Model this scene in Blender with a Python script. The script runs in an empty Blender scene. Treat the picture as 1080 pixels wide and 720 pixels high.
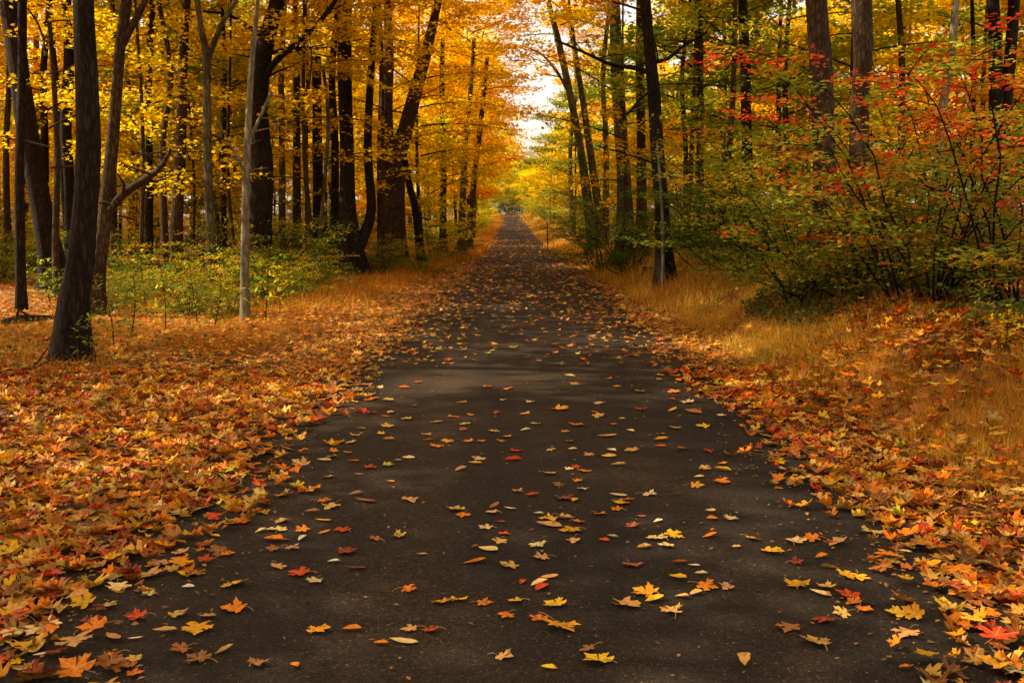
import bpy, math, random
import numpy as np
from mathutils import Vector, Matrix
R = math.radians
rng = np.random.default_rng(11)
random.seed(11)
sc = bpy.context.scene
col = bpy.context.collection

# ------------------------------------------------------------------ camera
CAM_H, F, PITCH = 1.35, 1050.0, R(6.52)
cam_d = bpy.data.cameras.new('camera'); cam = bpy.data.objects.new('camera', cam_d); col.objects.link(cam)
cam_d.lens = 35.0; cam_d.sensor_width = 36.0; cam_d.clip_end = 2000; cam_d.clip_start = 0.05
cam.location = (0, 0, CAM_H); cam.rotation_euler = (R(90) - PITCH, 0, 0)
sc.camera = cam
cp, sp = math.cos(PITCH), math.sin(PITCH)

def ray(px, py):
    a, b = (px - 540) / F, (360 - py) / F
    return np.array([a, cp + b * sp, -sp + b * cp])
def at(px, py, y):
    "world point seen at photo pixel (px,py) at distance y down the road"
    d = ray(px, py); t = y / d[1]
    return np.array([d[0] * t, y, CAM_H + d[2] * t])

# ------------------------------------------------------------------ terrain
YK = [-30, 0, 15, 28, 60, 73, 100, 140, 176, 190, 205, 230, 260, 400]
XK = [-0.3, -0.07, 0.15, 0.32, 0.40, 0.36, 0.29, 0.1, -0.08, -0.5, -2.4, -9, -22, -90]
ZK = [0, 0, 0, 0, 0.08, 0.30, 0.87, 2.1, 3.35, 3.6, 3.7, 3.6, 3.2, 2.0]
def xr(y): return np.interp(y, YK, XK)
def zr(y): return np.interp(y, YK, ZK)
def ss(a, b, x):
    t = np.clip((x - a) / (b - a), 0, 1); return t * t * (3 - 2 * t)
def wob(x, y):
    return (np.sin(x * 0.9 + 1.3 * np.sin(y * 0.31)) * np.cos(y * 0.7 + 0.8 * np.sin(x * 0.5)) * 0.5
            + 0.3 * np.sin(x * 2.3 + y * 1.1) * np.sin(y * 1.9 - x * 0.6) + 0.15 * np.sin(x * 5.1 + 2) * np.sin(y * 4.3 + 1))
def g(x, y):
    x = np.asarray(x, float); y = np.asarray(y, float)
    u = x - xr(y)
    z = zr(y) + 0 * u
    off = ss(1.9, 3.0, np.abs(u))
    z = z + off * 0.055 * wob(x, y)
    e = 2.35 + 0.25 * np.sin(y * 0.45 + 0.6) + 0.12 * np.sin(y * 1.3)
    z = z - 0.05 * ss(1.7, 2.2, u) * (1 - ss(2.4, 3.0, u))
    z = z + 0.62 * ss(e, e + 1.6, u) + 0.35 * ss(4.2, 11, u) + 0.3 * ss(10, 40, u)
    z = z - 0.04 * ss(-1.8, -2.6, u) + 0.18 * ss(-2.6, -5.5, u) * 0 + 0.12 * ss(-8, -30, u)
    z = z - 0.012 * (1 - ss(1.70, 1.80, np.abs(u)))
    return z
def ground_hit(px, py):
    d = ray(px, py); t = 1.0
    for _ in range(4000):
        p = np.array([0, 0, CAM_H]) + d * t
        if p[2] <= g(p[0], p[1]): break
        t += 0.01 + t * 0.0004
    return p

# ------------------------------------------------------------------ mesh helpers
def new_mesh(name, V, loops, starts, attrs=None, smooth=False):
    me = bpy.data.meshes.new(name)
    V = np.asarray(V, np.float32); loops = np.asarray(loops, np.int32); starts = np.asarray(starts, np.int32)
    me.vertices.add(len(V)); me.vertices.foreach_set('co', V.ravel())
    me.loops.add(len(loops)); me.loops.foreach_set('vertex_index', loops)
    me.polygons.add(len(starts)); me.polygons.foreach_set('loop_start', starts)
    me.update(calc_edges=True)
    if smooth: me.polygons.foreach_set('use_smooth', np.ones(len(starts), bool))
    for k, a in (attrs or {}).items():
        a = np.asarray(a, np.float32)
        if a.ndim == 1:
            at_ = me.attributes.new(k, 'FLOAT', 'POINT'); at_.data.foreach_set('value', a)
        else:
            if a.shape[1] == 3: a = np.concatenate([a, np.ones((len(a), 1), np.float32)], 1)
            at_ = me.attributes.new(k, 'FLOAT_COLOR', 'POINT'); at_.data.foreach_set('color', a.ravel())
    me.validate()
    return me
def grid_idx(n, m, close):
    "quads of an n-ring by m-point tube"
    i = np.arange(n - 1)[:, None]; j = np.arange(m if close else m - 1)[None, :]
    a = i * m + j; b = i * m + (j + 1) % m
    return np.stack([a, b, b + m, a + m], -1).reshape(-1, 4)
class Acc:
    def __init__(s): s.V = []; s.L = []; s.S = []; s.nv = 0; s.nl = 0; s.A = {}
    def add(s, V, F, **at_):
        "F: (n,k) index array"
        F = np.asarray(F, np.int64); k = F.shape[1]
        s.V.append(np.asarray(V, np.float64)); s.L.append((F + s.nv).ravel())
        s.S.append(s.nl + np.arange(len(F)) * k); s.nv += len(V); s.nl += F.size
        for n, a in at_.items(): s.A.setdefault(n, []).append(np.asarray(a, float))
    def mesh(s, name, smooth=False):
        return new_mesh(name, np.concatenate(s.V), np.concatenate(s.L), np.concatenate(s.S),
                        {k: np.concatenate(v) for k, v in s.A.items()}, smooth)
def link(name, me, parent=None, mat=None, loc=None, rot=None, scale=None):
    o = bpy.data.objects.new(name, me); col.objects.link(o)
    if parent is not None: o.parent = parent
    if mat is not None and me is not None:
        if not me.materials: me.materials.append(mat)
        else:
            if me.materials[0] is not mat:
                o.material_slots[0].link = 'OBJECT'; o.material_slots[0].material = mat
    if loc is not None: o.location = loc
    if rot is not None: o.rotation_euler = rot
    if scale is not None: o.scale = scale
    return o
def tag(o, label=None, cat=None, group=None, kind=None):
    if label: o['label'] = label
    if cat: o['category'] = cat
    if group: o['group'] = group
    if kind: o['kind'] = kind
    return o
def tube(acc, P, rad, m=8, rough=0.0, flare=0.0, r_=None):
    P = np.asarray(P, float); rad = np.asarray(rad, float); n = len(P)
    T = np.gradient(P, axis=0); T /= np.linalg.norm(T, axis=1)[:, None] + 1e-9
    ref = np.array([0.31, 0.95, 0.05]) if abs(T[n // 2][2]) > 0.7 else np.array([0.05, 0.1, 1.0])
    U = np.cross(T, ref); U /= np.linalg.norm(U, axis=1)[:, None] + 1e-9
    W = np.cross(T, U)
    a = np.arange(m) / m * 2 * math.pi
    rr = rad[:, None] * np.ones((1, m))
    if rough:
        q = r_ if r_ is not None else rng
        ph = q.uniform(0, 6.28, 4); t = np.linspace(0, 1, n)[:, None] * n
        rr = rr * (1 + rough * (np.sin(2 * a[None] + ph[0] + t * .17) + .7 * np.sin(3 * a[None] + ph[1] - t * .11)
                                + .5 * np.sin(5 * a[None] + ph[2] + t * .35)) + rough * .5 * q.uniform(-1, 1, rr.shape))
    if flare:
        h = np.linalg.norm(P - P[0], axis=1)
        fl = np.exp(-h / (3.2 * rad[0]))[:, None]
        rr = rr * (1 + flare * fl * (0.75 + 0.45 * np.sin(4 * a[None] + 1.0) + 0.25 * np.sin(7 * a[None])))
    V = P[:, None] + rr[..., None] * (np.cos(a)[None, :, None] * U[:, None] + np.sin(a)[None, :, None] * W[:, None])
    acc.add(V.reshape(-1, 3), grid_idx(n, m, True))
def smooth_path(P, rad, n):
    P = np.asarray(P, float); t = np.arange(len(P)); s = np.linspace(0, len(P) - 1, n)
    out = []
    for v in s:
        i = int(min(v, len(P) - 2)); f = v - i
        p0, p1, p2, p3 = P[max(i - 1, 0)], P[i], P[i + 1], P[min(i + 2, len(P) - 1)]
        out.append(0.5 * ((2 * p1) + (-p0 + p2) * f + (2 * p0 - 5 * p1 + 4 * p2 - p3) * f * f + (-p0 + 3 * p1 - 3 * p2 + p3) * f ** 3))
    return np.array(out), np.interp(s, t, rad)

# ------------------------------------------------------------------ leaf templates
half = [(0.14, -.06), (.34, -.08), (.52, .02), (.40, .12), (.30, .22), (.48, .30), (.66, .34), (.58, .44), (.66, .64), (.48, .58),
        (.40, .66), (.30, .54), (.16, .50), (.22, .66), (.32, .74), (.17, .80)]
tipi = {2: 1, 6: .4, 8: 1, 10: .3, 14: .3}
def maple_template(seed, curl=.3, fold=.2, detail=True):
    q = np.random.default_rng(seed)
    if detail:
        h = half; tips = [tipi.get(i, 0) for i in range(len(h))]
    else:
        h = [(.52, .02), (.30, .22), (.66, .64), (.16, .50)]; tips = [1, 0, 1, 0]
    pts = [(0, 0)] + h + [(0, 1.04)] + [(-x, y) for x, y in h[::-1]]
    v = [0.9] + tips + [1] + tips[::-1]
    P = np.array(pts) * (1, 1)
    P = P + q.normal(0, .025, P.shape)
    P[:, 0] *= q.uniform(.82, 1.05)
    c = np.array([[0, .36]])
    P = np.concatenate([c, P]); v = np.array([1.] + v)
    P[:, 1] -= .4
    r2 = (P ** 2).sum(1); th = np.arctan2(P[:, 1], P[:, 0])
    z = curl * r2 * (0.6 + .8 * np.sin(th * q.integers(1, 4) + q.uniform(0, 6))) + fold * np.abs(P[:, 0]) * q.uniform(.2, 1) + q.normal(0, .02, len(P))
    z -= z.min()
    n = len(P) - 1
    Fc = np.array([[0, 1 + i, 1 + (i + 1) % n] for i in range(n)])
    return np.column_stack([P, z]), Fc, v
def oval_template(seed, curl=.5, w=.34):
    q = np.random.default_rng(seed)
    s = np.linspace(0, 1, 7); ys = s - .5
    ws = w * np.sin(np.pi * s ** .8) * q.uniform(.85, 1.1, 7); ws[0] = ws[-1] = .006
    V = []
    bend = q.uniform(.1, .6) * curl; roll = q.uniform(.3, 1.2) * curl
    for y, wd in zip(ys, ws):
        for k in (-1, 0, 1):
            V.append((k * wd + q.normal(0, .008), y, roll * abs(k) * wd * 1.2 + bend * y * y * 2))
    V = np.array(V); V[:, 2] -= V[:, 2].min()
    return V, grid_idx(7, 3, False), np.tile([0, 1., 0], 7)
T_HI = [maple_template(s, curl=.06 + .36 * (s % 5) / 5, fold=.14) for s in range(12)]
T_CRUMP = [maple_template(400 + s, curl=.75, fold=.6) for s in range(5)] + [maple_template(420 + s, curl=.3, fold=.9) for s in range(3)]
T_MID = [maple_template(50 + s, curl=.15 + .3 * (s % 3) / 3, fold=.2, detail=False) for s in range(6)]
T_OV = [oval_template(s, curl=.3 + .25 * (s % 3), w=.20 + .035 * (s % 4)) for s in range(6)]
kite = (np.array([(0, -.5, 0), (.42, .0, .10), (0, .55, -.04), (-.42, .02, .08)]), np.array([[0, 1, 2], [0, 2, 3]]), np.array([1., 0, 1, 0]))
T_TREE = []
for s in range(3):   # five-pointed small leaf for crowns, 8 points in four triangles pairs
    q = np.random.default_rng(300 + s)
    P = np.array([(0, -.42, 0), (.50, -.30, .05), (.26, -.02, .02), (.58, .28, .08), (.16, .20, 0), (0, .62, -.08), (-.16, .20, 0), (-.58, .26, .1), (-.26, -.02, .02), (-.5, -.3, .05)])
    P[:, :2] += q.normal(0, .03, (10, 2))
    T_TREE.append((P, np.array([[0, 1, 2], [2, 3, 4], [4, 5, 6], [6, 7, 8], [8, 9, 0], [0, 2, 8], [2, 4, 6], [2, 6, 8]]), np.array([1, 1, 0, 1, 0, 1, 0, 1, 0, 1.])))

def rotmats(n, q, tilt, yaw=None, roll0=0.0):
    "random yaw then random tilt about a random horizontal axis"
    yaw = q.uniform(0, 2 * math.pi, n) if yaw is None else yaw
    ax = q.uniform(0, 2 * math.pi, n); an = np.abs(q.normal(0, tilt, n)) if np.isscalar(tilt) else tilt
    c, s = np.cos(yaw), np.sin(yaw); Z = np.zeros(n); O = np.ones(n)
    Rz = np.stack([np.stack([c, -s, Z], -1), np.stack([s, c, Z], -1), np.stack([Z, Z, O], -1)], 1)
    kx, ky = np.cos(ax), np.sin(ax); ca, sa = np.cos(an), np.sin(an); C = 1 - ca
    Rt = np.stack([np.stack([ca + kx * kx * C, kx * ky * C, ky * sa], -1),
                   np.stack([kx * ky * C, ca + ky * ky * C, -kx * sa], -1),
                   np.stack([-ky * sa, kx * sa, ca], -1)], 1)
    return np.einsum('nij,njk->nik', Rt, Rz)
def scatter(acc, tmpl, pos, M, size, **per):
    V, Fc, v = tmpl; n = len(pos); m = len(V)
    W = np.einsum('nij,mj->nmi', M, V) * size[:, None, None] + pos[:, None]
    Fi = (Fc[None] + (np.arange(n) * m)[:, None, None]).reshape(-1, Fc.shape[1])
    at_ = {k: np.repeat(a, m, axis=0) for k, a in per.items()}
    at_['vein'] = np.tile(v, n)
    acc.add(W.reshape(-1, 3), Fi, **at_)

# ------------------------------------------------------------------ materials
def mat(name):
    m = bpy.data.materials.new(name); m.use_nodes = True
    nt = m.node_tree; nt.nodes.clear()
    return m, nt, nt.nodes, nt.links
def N(nt, t, **kw):
    n = nt.nodes.new(t)
    for k, v in kw.items():
        if k in n.inputs.keys() if isinstance(k, str) else False: n.inputs[k].default_value = v
        else: setattr(n, k, v)
    return n
def ramp(nt, stops, interp='LINEAR'):
    n = nt.nodes.new('ShaderNodeValToRGB'); n.color_ramp.interpolation = interp
    e = n.color_ramp.elements
    while len(e) < len(stops): e.new(0.5)
    for i, (p, c) in enumerate(stops):
        e[i].position = p; e[i].color = (*c, 1)
    return n
def leaf_shader(nt, colsock, transl=.45, rough=.55):
    L = nt.links
    d = nt.nodes.new('ShaderNodeBsdfPrincipled'); d.inputs['Roughness'].default_value = rough
    d.inputs['Specular IOR Level'].default_value = .18
    t = nt.nodes.new('ShaderNodeBsdfTranslucent'); mx = nt.nodes.new('ShaderNodeMixShader'); mx.inputs[0].default_value = transl
    o = nt.nodes.new('ShaderNodeOutputMaterial')
    L.new(colsock, d.inputs['Base Color']); L.new(colsock, t.inputs['Color'])
    L.new(d.outputs[0], mx.inputs[1]); L.new(t.outputs[0], mx.inputs[2]); L.new(mx.outputs[0], o.inputs['Surface'])
    return d
PAL = {
    'gold':   [(0, (.42, .17, .008)), (.2, (.76, .43, .014)), (.5, (.86, .58, .022)), (.8, (.88, .68, .035)), (1, (.52, .54, .05))],
    'yellow': [(0, (.55, .34, .012)), (.25, (.84, .58, .02)), (.6, (.90, .71, .04)), (.85, (.70, .66, .05)), (1, (.36, .45, .04))],
    'orange': [(0, (.50, .14, .008)), (.3, (.82, .36, .012)), (.6, (.88, .49, .016)), (.85, (.88, .56, .02)), (1, (.60, .42, .03))],
    'lime':   [(0, (.55, .34, .02)), (.25, (.52, .44, .03)), (.6, (.30, .38, .03)), (.85, (.16, .27, .03)), (1, (.09, .17, .02))],
    'green':  [(0, (.55, .30, .02)), (.18, (.38, .32, .028)), (.45, (.20, .25, .025)), (.8, (.11, .17, .02)), (1, (.06, .11, .016))],
    'red':    [(0, (.52, .04, .012)), (.27, (.72, .07, .025)), (.37, (.68, .20, .02)), (.48, (.50, .34, .03)), (.65, (.27, .30, .03)), (1, (.12, .17, .02))],
}
LEAFM = {}
def leafmat(pal):
    if pal in LEAFM: return LEAFM[pal]
    m, nt, n, L = mat('foliage_' + pal)
    a = N(nt, 'ShaderNodeAttribute', attribute_name='rnd'); oi = nt.nodes.new('ShaderNodeObjectInfo')
    s = N(nt, 'ShaderNodeMath', operation='MULTIPLY_ADD'); s.inputs[1].default_value = .36; s.inputs[2].default_value = -.18
    L.new(oi.outputs['Random'], s.inputs[0])
    ad = N(nt, 'ShaderNodeMath', operation='ADD', use_clamp=True); L.new(a.outputs['Fac'], ad.inputs[0]); L.new(s.outputs[0], ad.inputs[1])
    r = ramp(nt, PAL[pal]); L.new(ad.outputs[0], r.inputs[0])
    leaf_shader(nt, r.outputs[0], .6)
    LEAFM[pal] = m; return m
def litter_mat():
    m, nt, n, L = mat('dry_leaf')
    a = N(nt, 'ShaderNodeAttribute', attribute_name='col'); ve = N(nt, 'ShaderNodeAttribute', attribute_name='vein')
    geo = nt.nodes.new('ShaderNodeNewGeometry')
    no = N(nt, 'ShaderNodeTexNoise'); no.inputs['Scale'].default_value = 55; no.inputs['Detail'].default_value = 4
    L.new(geo.outputs['Position'], no.inputs['Vector'])
    r = ramp(nt, [(.30, (.42, .30, .22)), (.48, (.9, .88, .84)), (.7, (1.12, 1.08, 1.0))]); L.new(no.outputs['Fac'], r.inputs[0])
    mu = N(nt, 'ShaderNodeMix', data_type='RGBA', blend_type='MULTIPLY'); mu.inputs[0].default_value = .8
    L.new(a.outputs['Color'], mu.inputs[6]); L.new(r.outputs[0], mu.inputs[7])
    pw = N(nt, 'ShaderNodeMath', operation='POWER'); pw.inputs[1].default_value = 9; L.new(ve.outputs['Fac'], pw.inputs[0])
    sc_ = N(nt, 'ShaderNodeMath', operation='MULTIPLY'); sc_.inputs[1].default_value = .45; L.new(pw.outputs[0], sc_.inputs[0])
    mv = N(nt, 'ShaderNodeMix', data_type='RGBA'); L.new(sc_.outputs[0], mv.inputs[0]); L.new(mu.outputs[2], mv.inputs[6]); mv.inputs[7].default_value = (.62, .42, .16, 1)
    d = leaf_shader(nt, mv.outputs[2], .22, .5)
    b = nt.nodes.new('ShaderNodeBump'); b.inputs['Strength'].default_value = .35; b.inputs['Distance'].default_value = .004
    L.new(no.outputs['Fac'], b.inputs['Height']); L.new(b.outputs[0], d.inputs['Normal'])
    return m
def bark_mat(name, c1, c2, c3, moss=0.0, scale=1.0):
    m, nt, n, L = mat(name)
    tc = nt.nodes.new('ShaderNodeNewGeometry'); mp = nt.nodes.new('ShaderNodeMapping'); mp.inputs['Scale'].default_value = (13 * scale, 13 * scale, 3.2 * scale)
    L.new(tc.outputs['Position'], mp.inputs[0])
    v = N(nt, 'ShaderNodeTexVoronoi', feature='DISTANCE_TO_EDGE'); v.inputs['Scale'].default_value = 1.6
    nn = N(nt, 'ShaderNodeTexNoise'); nn.inputs['Scale'].default_value = 2.2; nn.inputs['Detail'].default_value = 6; nn.inputs['Roughness'].default_value = .65
    L.new(mp.outputs[0], nn.inputs['Vector'])
    wv = N(nt, 'ShaderNodeVectorMath', operation='MULTIPLY_ADD'); wv.inputs[1].default_value = (.9, .9, .9)
    L.new(nn.outputs['Color'], wv.inputs[0]); L.new(mp.outputs[0], wv.inputs[2]); L.new(wv.outputs[0], v.inputs['Vector'])
    big = N(nt, 'ShaderNodeTexNoise'); big.inputs['Scale'].default_value = 1.7; big.inputs['Detail'].default_value = 3; L.new(tc.outputs['Position'], big.inputs['Vector'])
    r1 = ramp(nt, [(0, c1), (.28, c2), (.8, c3)]); L.new(v.outputs['Distance'], r1.inputs[0])
    r2 = ramp(nt, [(.3, (.55, .5, .45)), (.7, (1.2, 1.15, 1.1))]); L.new(big.outputs['Fac'], r2.inputs[0])
    mu = N(nt, 'ShaderNodeMix', data_type='RGBA', blend_type='MULTIPLY'); mu.inputs[0].default_value = .8; L.new(r1.outputs[0], mu.inputs[6]); L.new(r2.outputs[0], mu.inputs[7])
    out = mu.outputs[2]
    if moss:
        rm = ramp(nt, [(.45, (0, 0, 0)), (.62, (moss, moss, moss))]); L.new(big.outputs['Fac'], rm.inputs[0])
        mm = N(nt, 'ShaderNodeMix', data_type='RGBA'); L.new(rm.outputs[0], mm.inputs[0]); L.new(out, mm.inputs[6]); mm.inputs[7].default_value = (.16, .17, .05, 1)
        out = mm.outputs[2]
    b = nt.nodes.new('ShaderNodeBump'); b.inputs['Strength'].default_value = 1; b.inputs['Distance'].default_value = .06
    ad = N(nt, 'ShaderNodeMath', operation='MULTIPLY_ADD'); ad.inputs[1].default_value = .5; L.new(nn.outputs['Fac'], ad.inputs[0]); L.new(v.outputs['Distance'], ad.inputs[2])
    L.new(ad.outputs[0], b.inputs['Height'])
    d = nt.nodes.new('ShaderNodeBsdfPrincipled'); d.inputs['Roughness'].default_value = .92; d.inputs['Specular IOR Level'].default_value = .15
    o = nt.nodes.new('ShaderNodeOutputMaterial'); L.new(out, d.inputs['Base Color']); L.new(b.outputs[0], d.inputs['Normal']); L.new(d.outputs[0], o.inputs[0])
    return m
BARK = {
    'dark': bark_mat('dark_bark', (.010, .007, .005), (.040, .026, .017), (.085, .055, .035)),
    'brown': bark_mat('brown_bark', (.035, .018, .009), (.105, .068, .034), (.20, .14, .075)),
    'grey': bark_mat('grey_bark', (.05, .04, .025), (.15, .125, .085), (.25, .21, .15), moss=.25, scale=.7),
    'pale': bark_mat('pale_bark', (.14, .12, .08), (.32, .28, .20), (.42, .38, .29), moss=.15, scale=.6),
    'green': bark_mat('mossy_bark', (.05, .048, .022), (.15, .145, .07), (.26, .235, .13), moss=.4),
}
def ground_mat():
    m, nt, n, L = mat('forest_floor')
    geo = nt.nodes.new('ShaderNodeNewGeometry')
    v = N(nt, 'ShaderNodeTexVoronoi', feature='F1'); v.inputs['Scale'].default_value = 15; v.inputs['Randomness'].default_value = 1
    L.new(geo.outputs['Position'], v.inputs['Vector'])
    sep = nt.nodes.new('ShaderNodeSeparateColor'); L.new(v.outputs['Color'], sep.inputs[0])
    r = ramp(nt, [(0, (.03, .014, .006)), (.25, (.07, .03, .010)), (.45, (.20, .075, .015)), (.6, (.33, .14, .025)), (.8, (.16, .055, .012)), (.92, (.40, .22, .07)), (1, (.16, .03, .01))])
    L.new(sep.outputs[0], r.inputs[0])
    e = N(nt, 'ShaderNodeTexVoronoi', feature='DISTANCE_TO_EDGE'); e.inputs['Scale'].default_value = 15; L.new(geo.outputs['Position'], e.inputs['Vector'])
    nb = N(nt, 'ShaderNodeTexNoise'); nb.inputs['Scale'].default_value = .8; nb.inputs['Detail'].default_value = 5; L.new(geo.outputs['Position'], nb.inputs['Vector'])
    rb = ramp(nt, [(.35, (.28, .24, .2)), (.55, (.9, .85, .8)), (.7, (1.1, 1.1, 1.0))]); L.new(nb.outputs['Fac'], rb.inputs[0])
    mu = N(nt, 'ShaderNodeMix', data_type='RGBA', blend_type='MULTIPLY'); mu.inputs[0].default_value = .9; L.new(r.outputs[0], mu.inputs[6]); L.new(rb.outputs[0], mu.inputs[7])
    b = nt.nodes.new('ShaderNodeBump'); b.inputs['Strength'].default_value = 1; b.inputs['Distance'].default_value = .05; L.new(e.outputs['Distance'], b.inputs['Height'])
    d = nt.nodes.new('ShaderNodeBsdfPrincipled'); d.inputs['Roughness'].default_value = .9; d.inputs['Specular IOR Level'].default_value = .2
    o = nt.nodes.new('ShaderNodeOutputMaterial'); L.new(mu.outputs[2], d.inputs['Base Color']); L.new(b.outputs[0], d.inputs['Normal']); L.new(d.outputs[0], o.inputs[0])
    return m
def road_mat():
    m, nt, n, L = mat('worn_asphalt')
    geo = nt.nodes.new('ShaderNodeNewGeometry'); P = geo.outputs['Position']
    def noise(s, det=4, ro=.55):
        k = N(nt, 'ShaderNodeTexNoise'); k.inputs['Scale'].default_value = s; k.inputs['Detail'].default_value = det; k.inputs['Roughness'].default_value = ro
        L.new(P, k.inputs['Vector']); return k
    def mul(a, b, fac=1):
        k = N(nt, 'ShaderNodeMix', data_type='RGBA', blend_type='MULTIPLY'); k.inputs[0].default_value = fac; L.new(a, k.inputs[6]); L.new(b, k.inputs[7]); return k.outputs[2]
    ag = N(nt, 'ShaderNodeTexVoronoi', feature='F1'); ag.inputs['Scale'].default_value = 170; L.new(P, ag.inputs['Vector'])
    sep = nt.nodes.new('ShaderNodeSeparateColor'); L.new(ag.outputs['Color'], sep.inputs[0])
    r0 = ramp(nt, [(0, (.0070, .0046, .0028)), (.5, (.0135, .0092, .0056)), (.88, (.023, .016, .0102)), (.985, (.04, .030, .020)), (1, (.09, .075, .06))]); L.new(sep.outputs[0], r0.inputs[0])
    big = noise(.55, 5); rb = ramp(nt, [(.3, (.5, .48, .46)), (.5, (.95, .92, .88)), (.72, (1.9, 1.7, 1.45))]); L.new(big.outputs['Fac'], rb.inputs[0])
    c = mul(r0.outputs[0], rb.outputs[0])
    # long wheel-track wear running with the road
    mp = nt.nodes.new('ShaderNodeMapping'); mp.inputs['Scale'].default_value = (1.5, .07, 1); L.new(P, mp.inputs[0])
    tr = N(nt, 'ShaderNodeTexNoise'); tr.inputs['Scale'].default_value = 1.2; tr.inputs['Detail'].default_value = 3; L.new(mp.outputs[0], tr.inputs['Vector'])
    rt = ramp(nt, [(.35, (.7, .7, .7)), (.65, (1.5, 1.38, 1.25))]); L.new(tr.outputs['Fac'], rt.inputs[0])
    c = mul(c, rt.outputs[0])
    fine = noise(38, 3); rf = ramp(nt, [(.3, (.6, .6, .6)), (.7, (1.3, 1.3, 1.3))]); L.new(fine.outputs['Fac'], rf.inputs[0]); c = mul(c, rf.outputs[0])
    # crumbs of leaf and grit
    v2 = N(nt, 'ShaderNodeTexVoronoi', feature='F1'); v2.inputs['Scale'].default_value = 26; L.new(P, v2.inputs['Vector'])
    lt = N(nt, 'ShaderNodeMath', operation='LESS_THAN'); lt.inputs[1].default_value = .075; L.new(v2.outputs['Distance'], lt.inputs[0])
    mx = N(nt, 'ShaderNodeMix', data_type='RGBA'); L.new(lt.outputs[0], mx.inputs[0]); L.new(c, mx.inputs[6])
    s2 = nt.nodes.new('ShaderNodeSeparateColor'); L.new(v2.outputs['Color'], s2.inputs[0])
    r2 = ramp(nt, [(0, (.008, .006, .004)), (.5, (.035, .022, .012)), (.8, (.08, .05, .028)), (.96, (.18, .14, .10)), (1, (.35, .15, .03))]); L.new(s2.outputs[1], r2.inputs[0]); L.new(r2.outputs[0], mx.inputs[7])
    ad = N(nt, 'ShaderNodeMath', operation='MULTIPLY_ADD'); ad.inputs[1].default_value = .6; L.new(fine.outputs['Fac'], ad.inputs[0]); L.new(ag.outputs['Distance'], ad.inputs[2])
    b = nt.nodes.new('ShaderNodeBump'); b.inputs['Strength'].default_value = .5; b.inputs['Distance'].default_value = .004; L.new(ad.outputs[0], b.inputs['Height'])
    d = nt.nodes.new('ShaderNodeBsdfPrincipled'); d.inputs['Roughness'].default_value = .9; d.inputs['Specular IOR Level'].default_value = .18
    o = nt.nodes.new('ShaderNodeOutputMaterial'); L.new(mx.outputs[2], d.inputs['Base Color']); L.new(b.outputs[0], d.inputs['Normal']); L.new(d.outputs[0], o.inputs[0])
    return m
def attr_mat(name, attr='col', transl=.35, rough=.6):
    m, nt, n, L = mat(name); a = N(nt, 'ShaderNodeAttribute', attribute_name=attr); leaf_shader(nt, a.outputs['Color'], transl, rough); return m
def plain(name, c, rough=.6):
    m, nt, n, L = mat(name); no = N(nt, 'ShaderNodeTexNoise'); no.inputs['Scale'].default_value = 30
    r = ramp(nt, [(.3, tuple(x * .8 for x in c)), (.7, c)]); L.new(no.outputs['Fac'], r.inputs[0])
    d = nt.nodes.new('ShaderNodeBsdfPrincipled'); d.inputs['Roughness'].default_value = rough
    o = nt.nodes.new('ShaderNodeOutputMaterial'); L.new(r.outputs[0], d.inputs['Base Color']); L.new(d.outputs[0], o.inputs[0]); return m
M_LIT = litter_mat(); M_GRASS = attr_mat('dry_grass_blades', transl=.4); M_STEM = plain('leaf_stalk', (.30, .14, .05), .5)

# ------------------------------------------------------------------ ground + road
def ground():
    xs = np.concatenate([np.linspace(-400, -30, 24), np.linspace(-28, -6, 40), np.linspace(-5.8, 9, 150), np.linspace(9.5, 30, 40), np.linspace(34, 400, 24)])
    ys = np.concatenate([np.linspace(-200, -8, 16), np.linspace(-6, 30, 300), np.linspace(30.4, 80, 120), np.linspace(82, 210, 60), np.linspace(215, 900, 40)])
    X, Y = np.meshgrid(xs, ys)
    Z = g(X, Y)
    V = np.stack([X, Y, Z], -1).reshape(-1, 3)
    F_ = grid_idx(len(ys), len(xs), False)
    a = Acc(); a.add(V, F_); o = link('ground', a.mesh('ground', True), mat=ground_mat()); tag(o, kind='structure')
    ys = np.concatenate([np.linspace(-8, 30, 80), np.linspace(31, 260, 160)])
    us = np.array([-1.82, -1.76, -1.2, -.6, 0, .6, 1.2, 1.76, 1.82]); h = np.array([-.03, .004, .012, .02, .024, .02, .012, .004, -.03])
    e = 0.05 * np.sin(ys * 1.7) + .04 * np.sin(ys * 4.1 + 1)
    X = xr(ys)[:, None] + us[None] + np.sign(us)[None] * (np.abs(us) > 1.5)[None] * e[:, None]
    Z = zr(ys)[:, None] + h[None]
    a = Acc(); a.add(np.stack([X, np.repeat(ys[:, None], 9, 1), Z], -1).reshape(-1, 3), grid_idx(len(ys), 9, False))
    o = link('road', a.mesh('road', True), mat=road_mat()); tag(o, kind='structure')
ground()
def top(x, y):
    "surface height including the road sheet"
    u = x - xr(y)
    return np.where(np.abs(u) < 1.8, zr(y) + .022 * (1 - (np.abs(u) / 1.9) ** 2) + .002, g(x, y) + .004)

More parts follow.
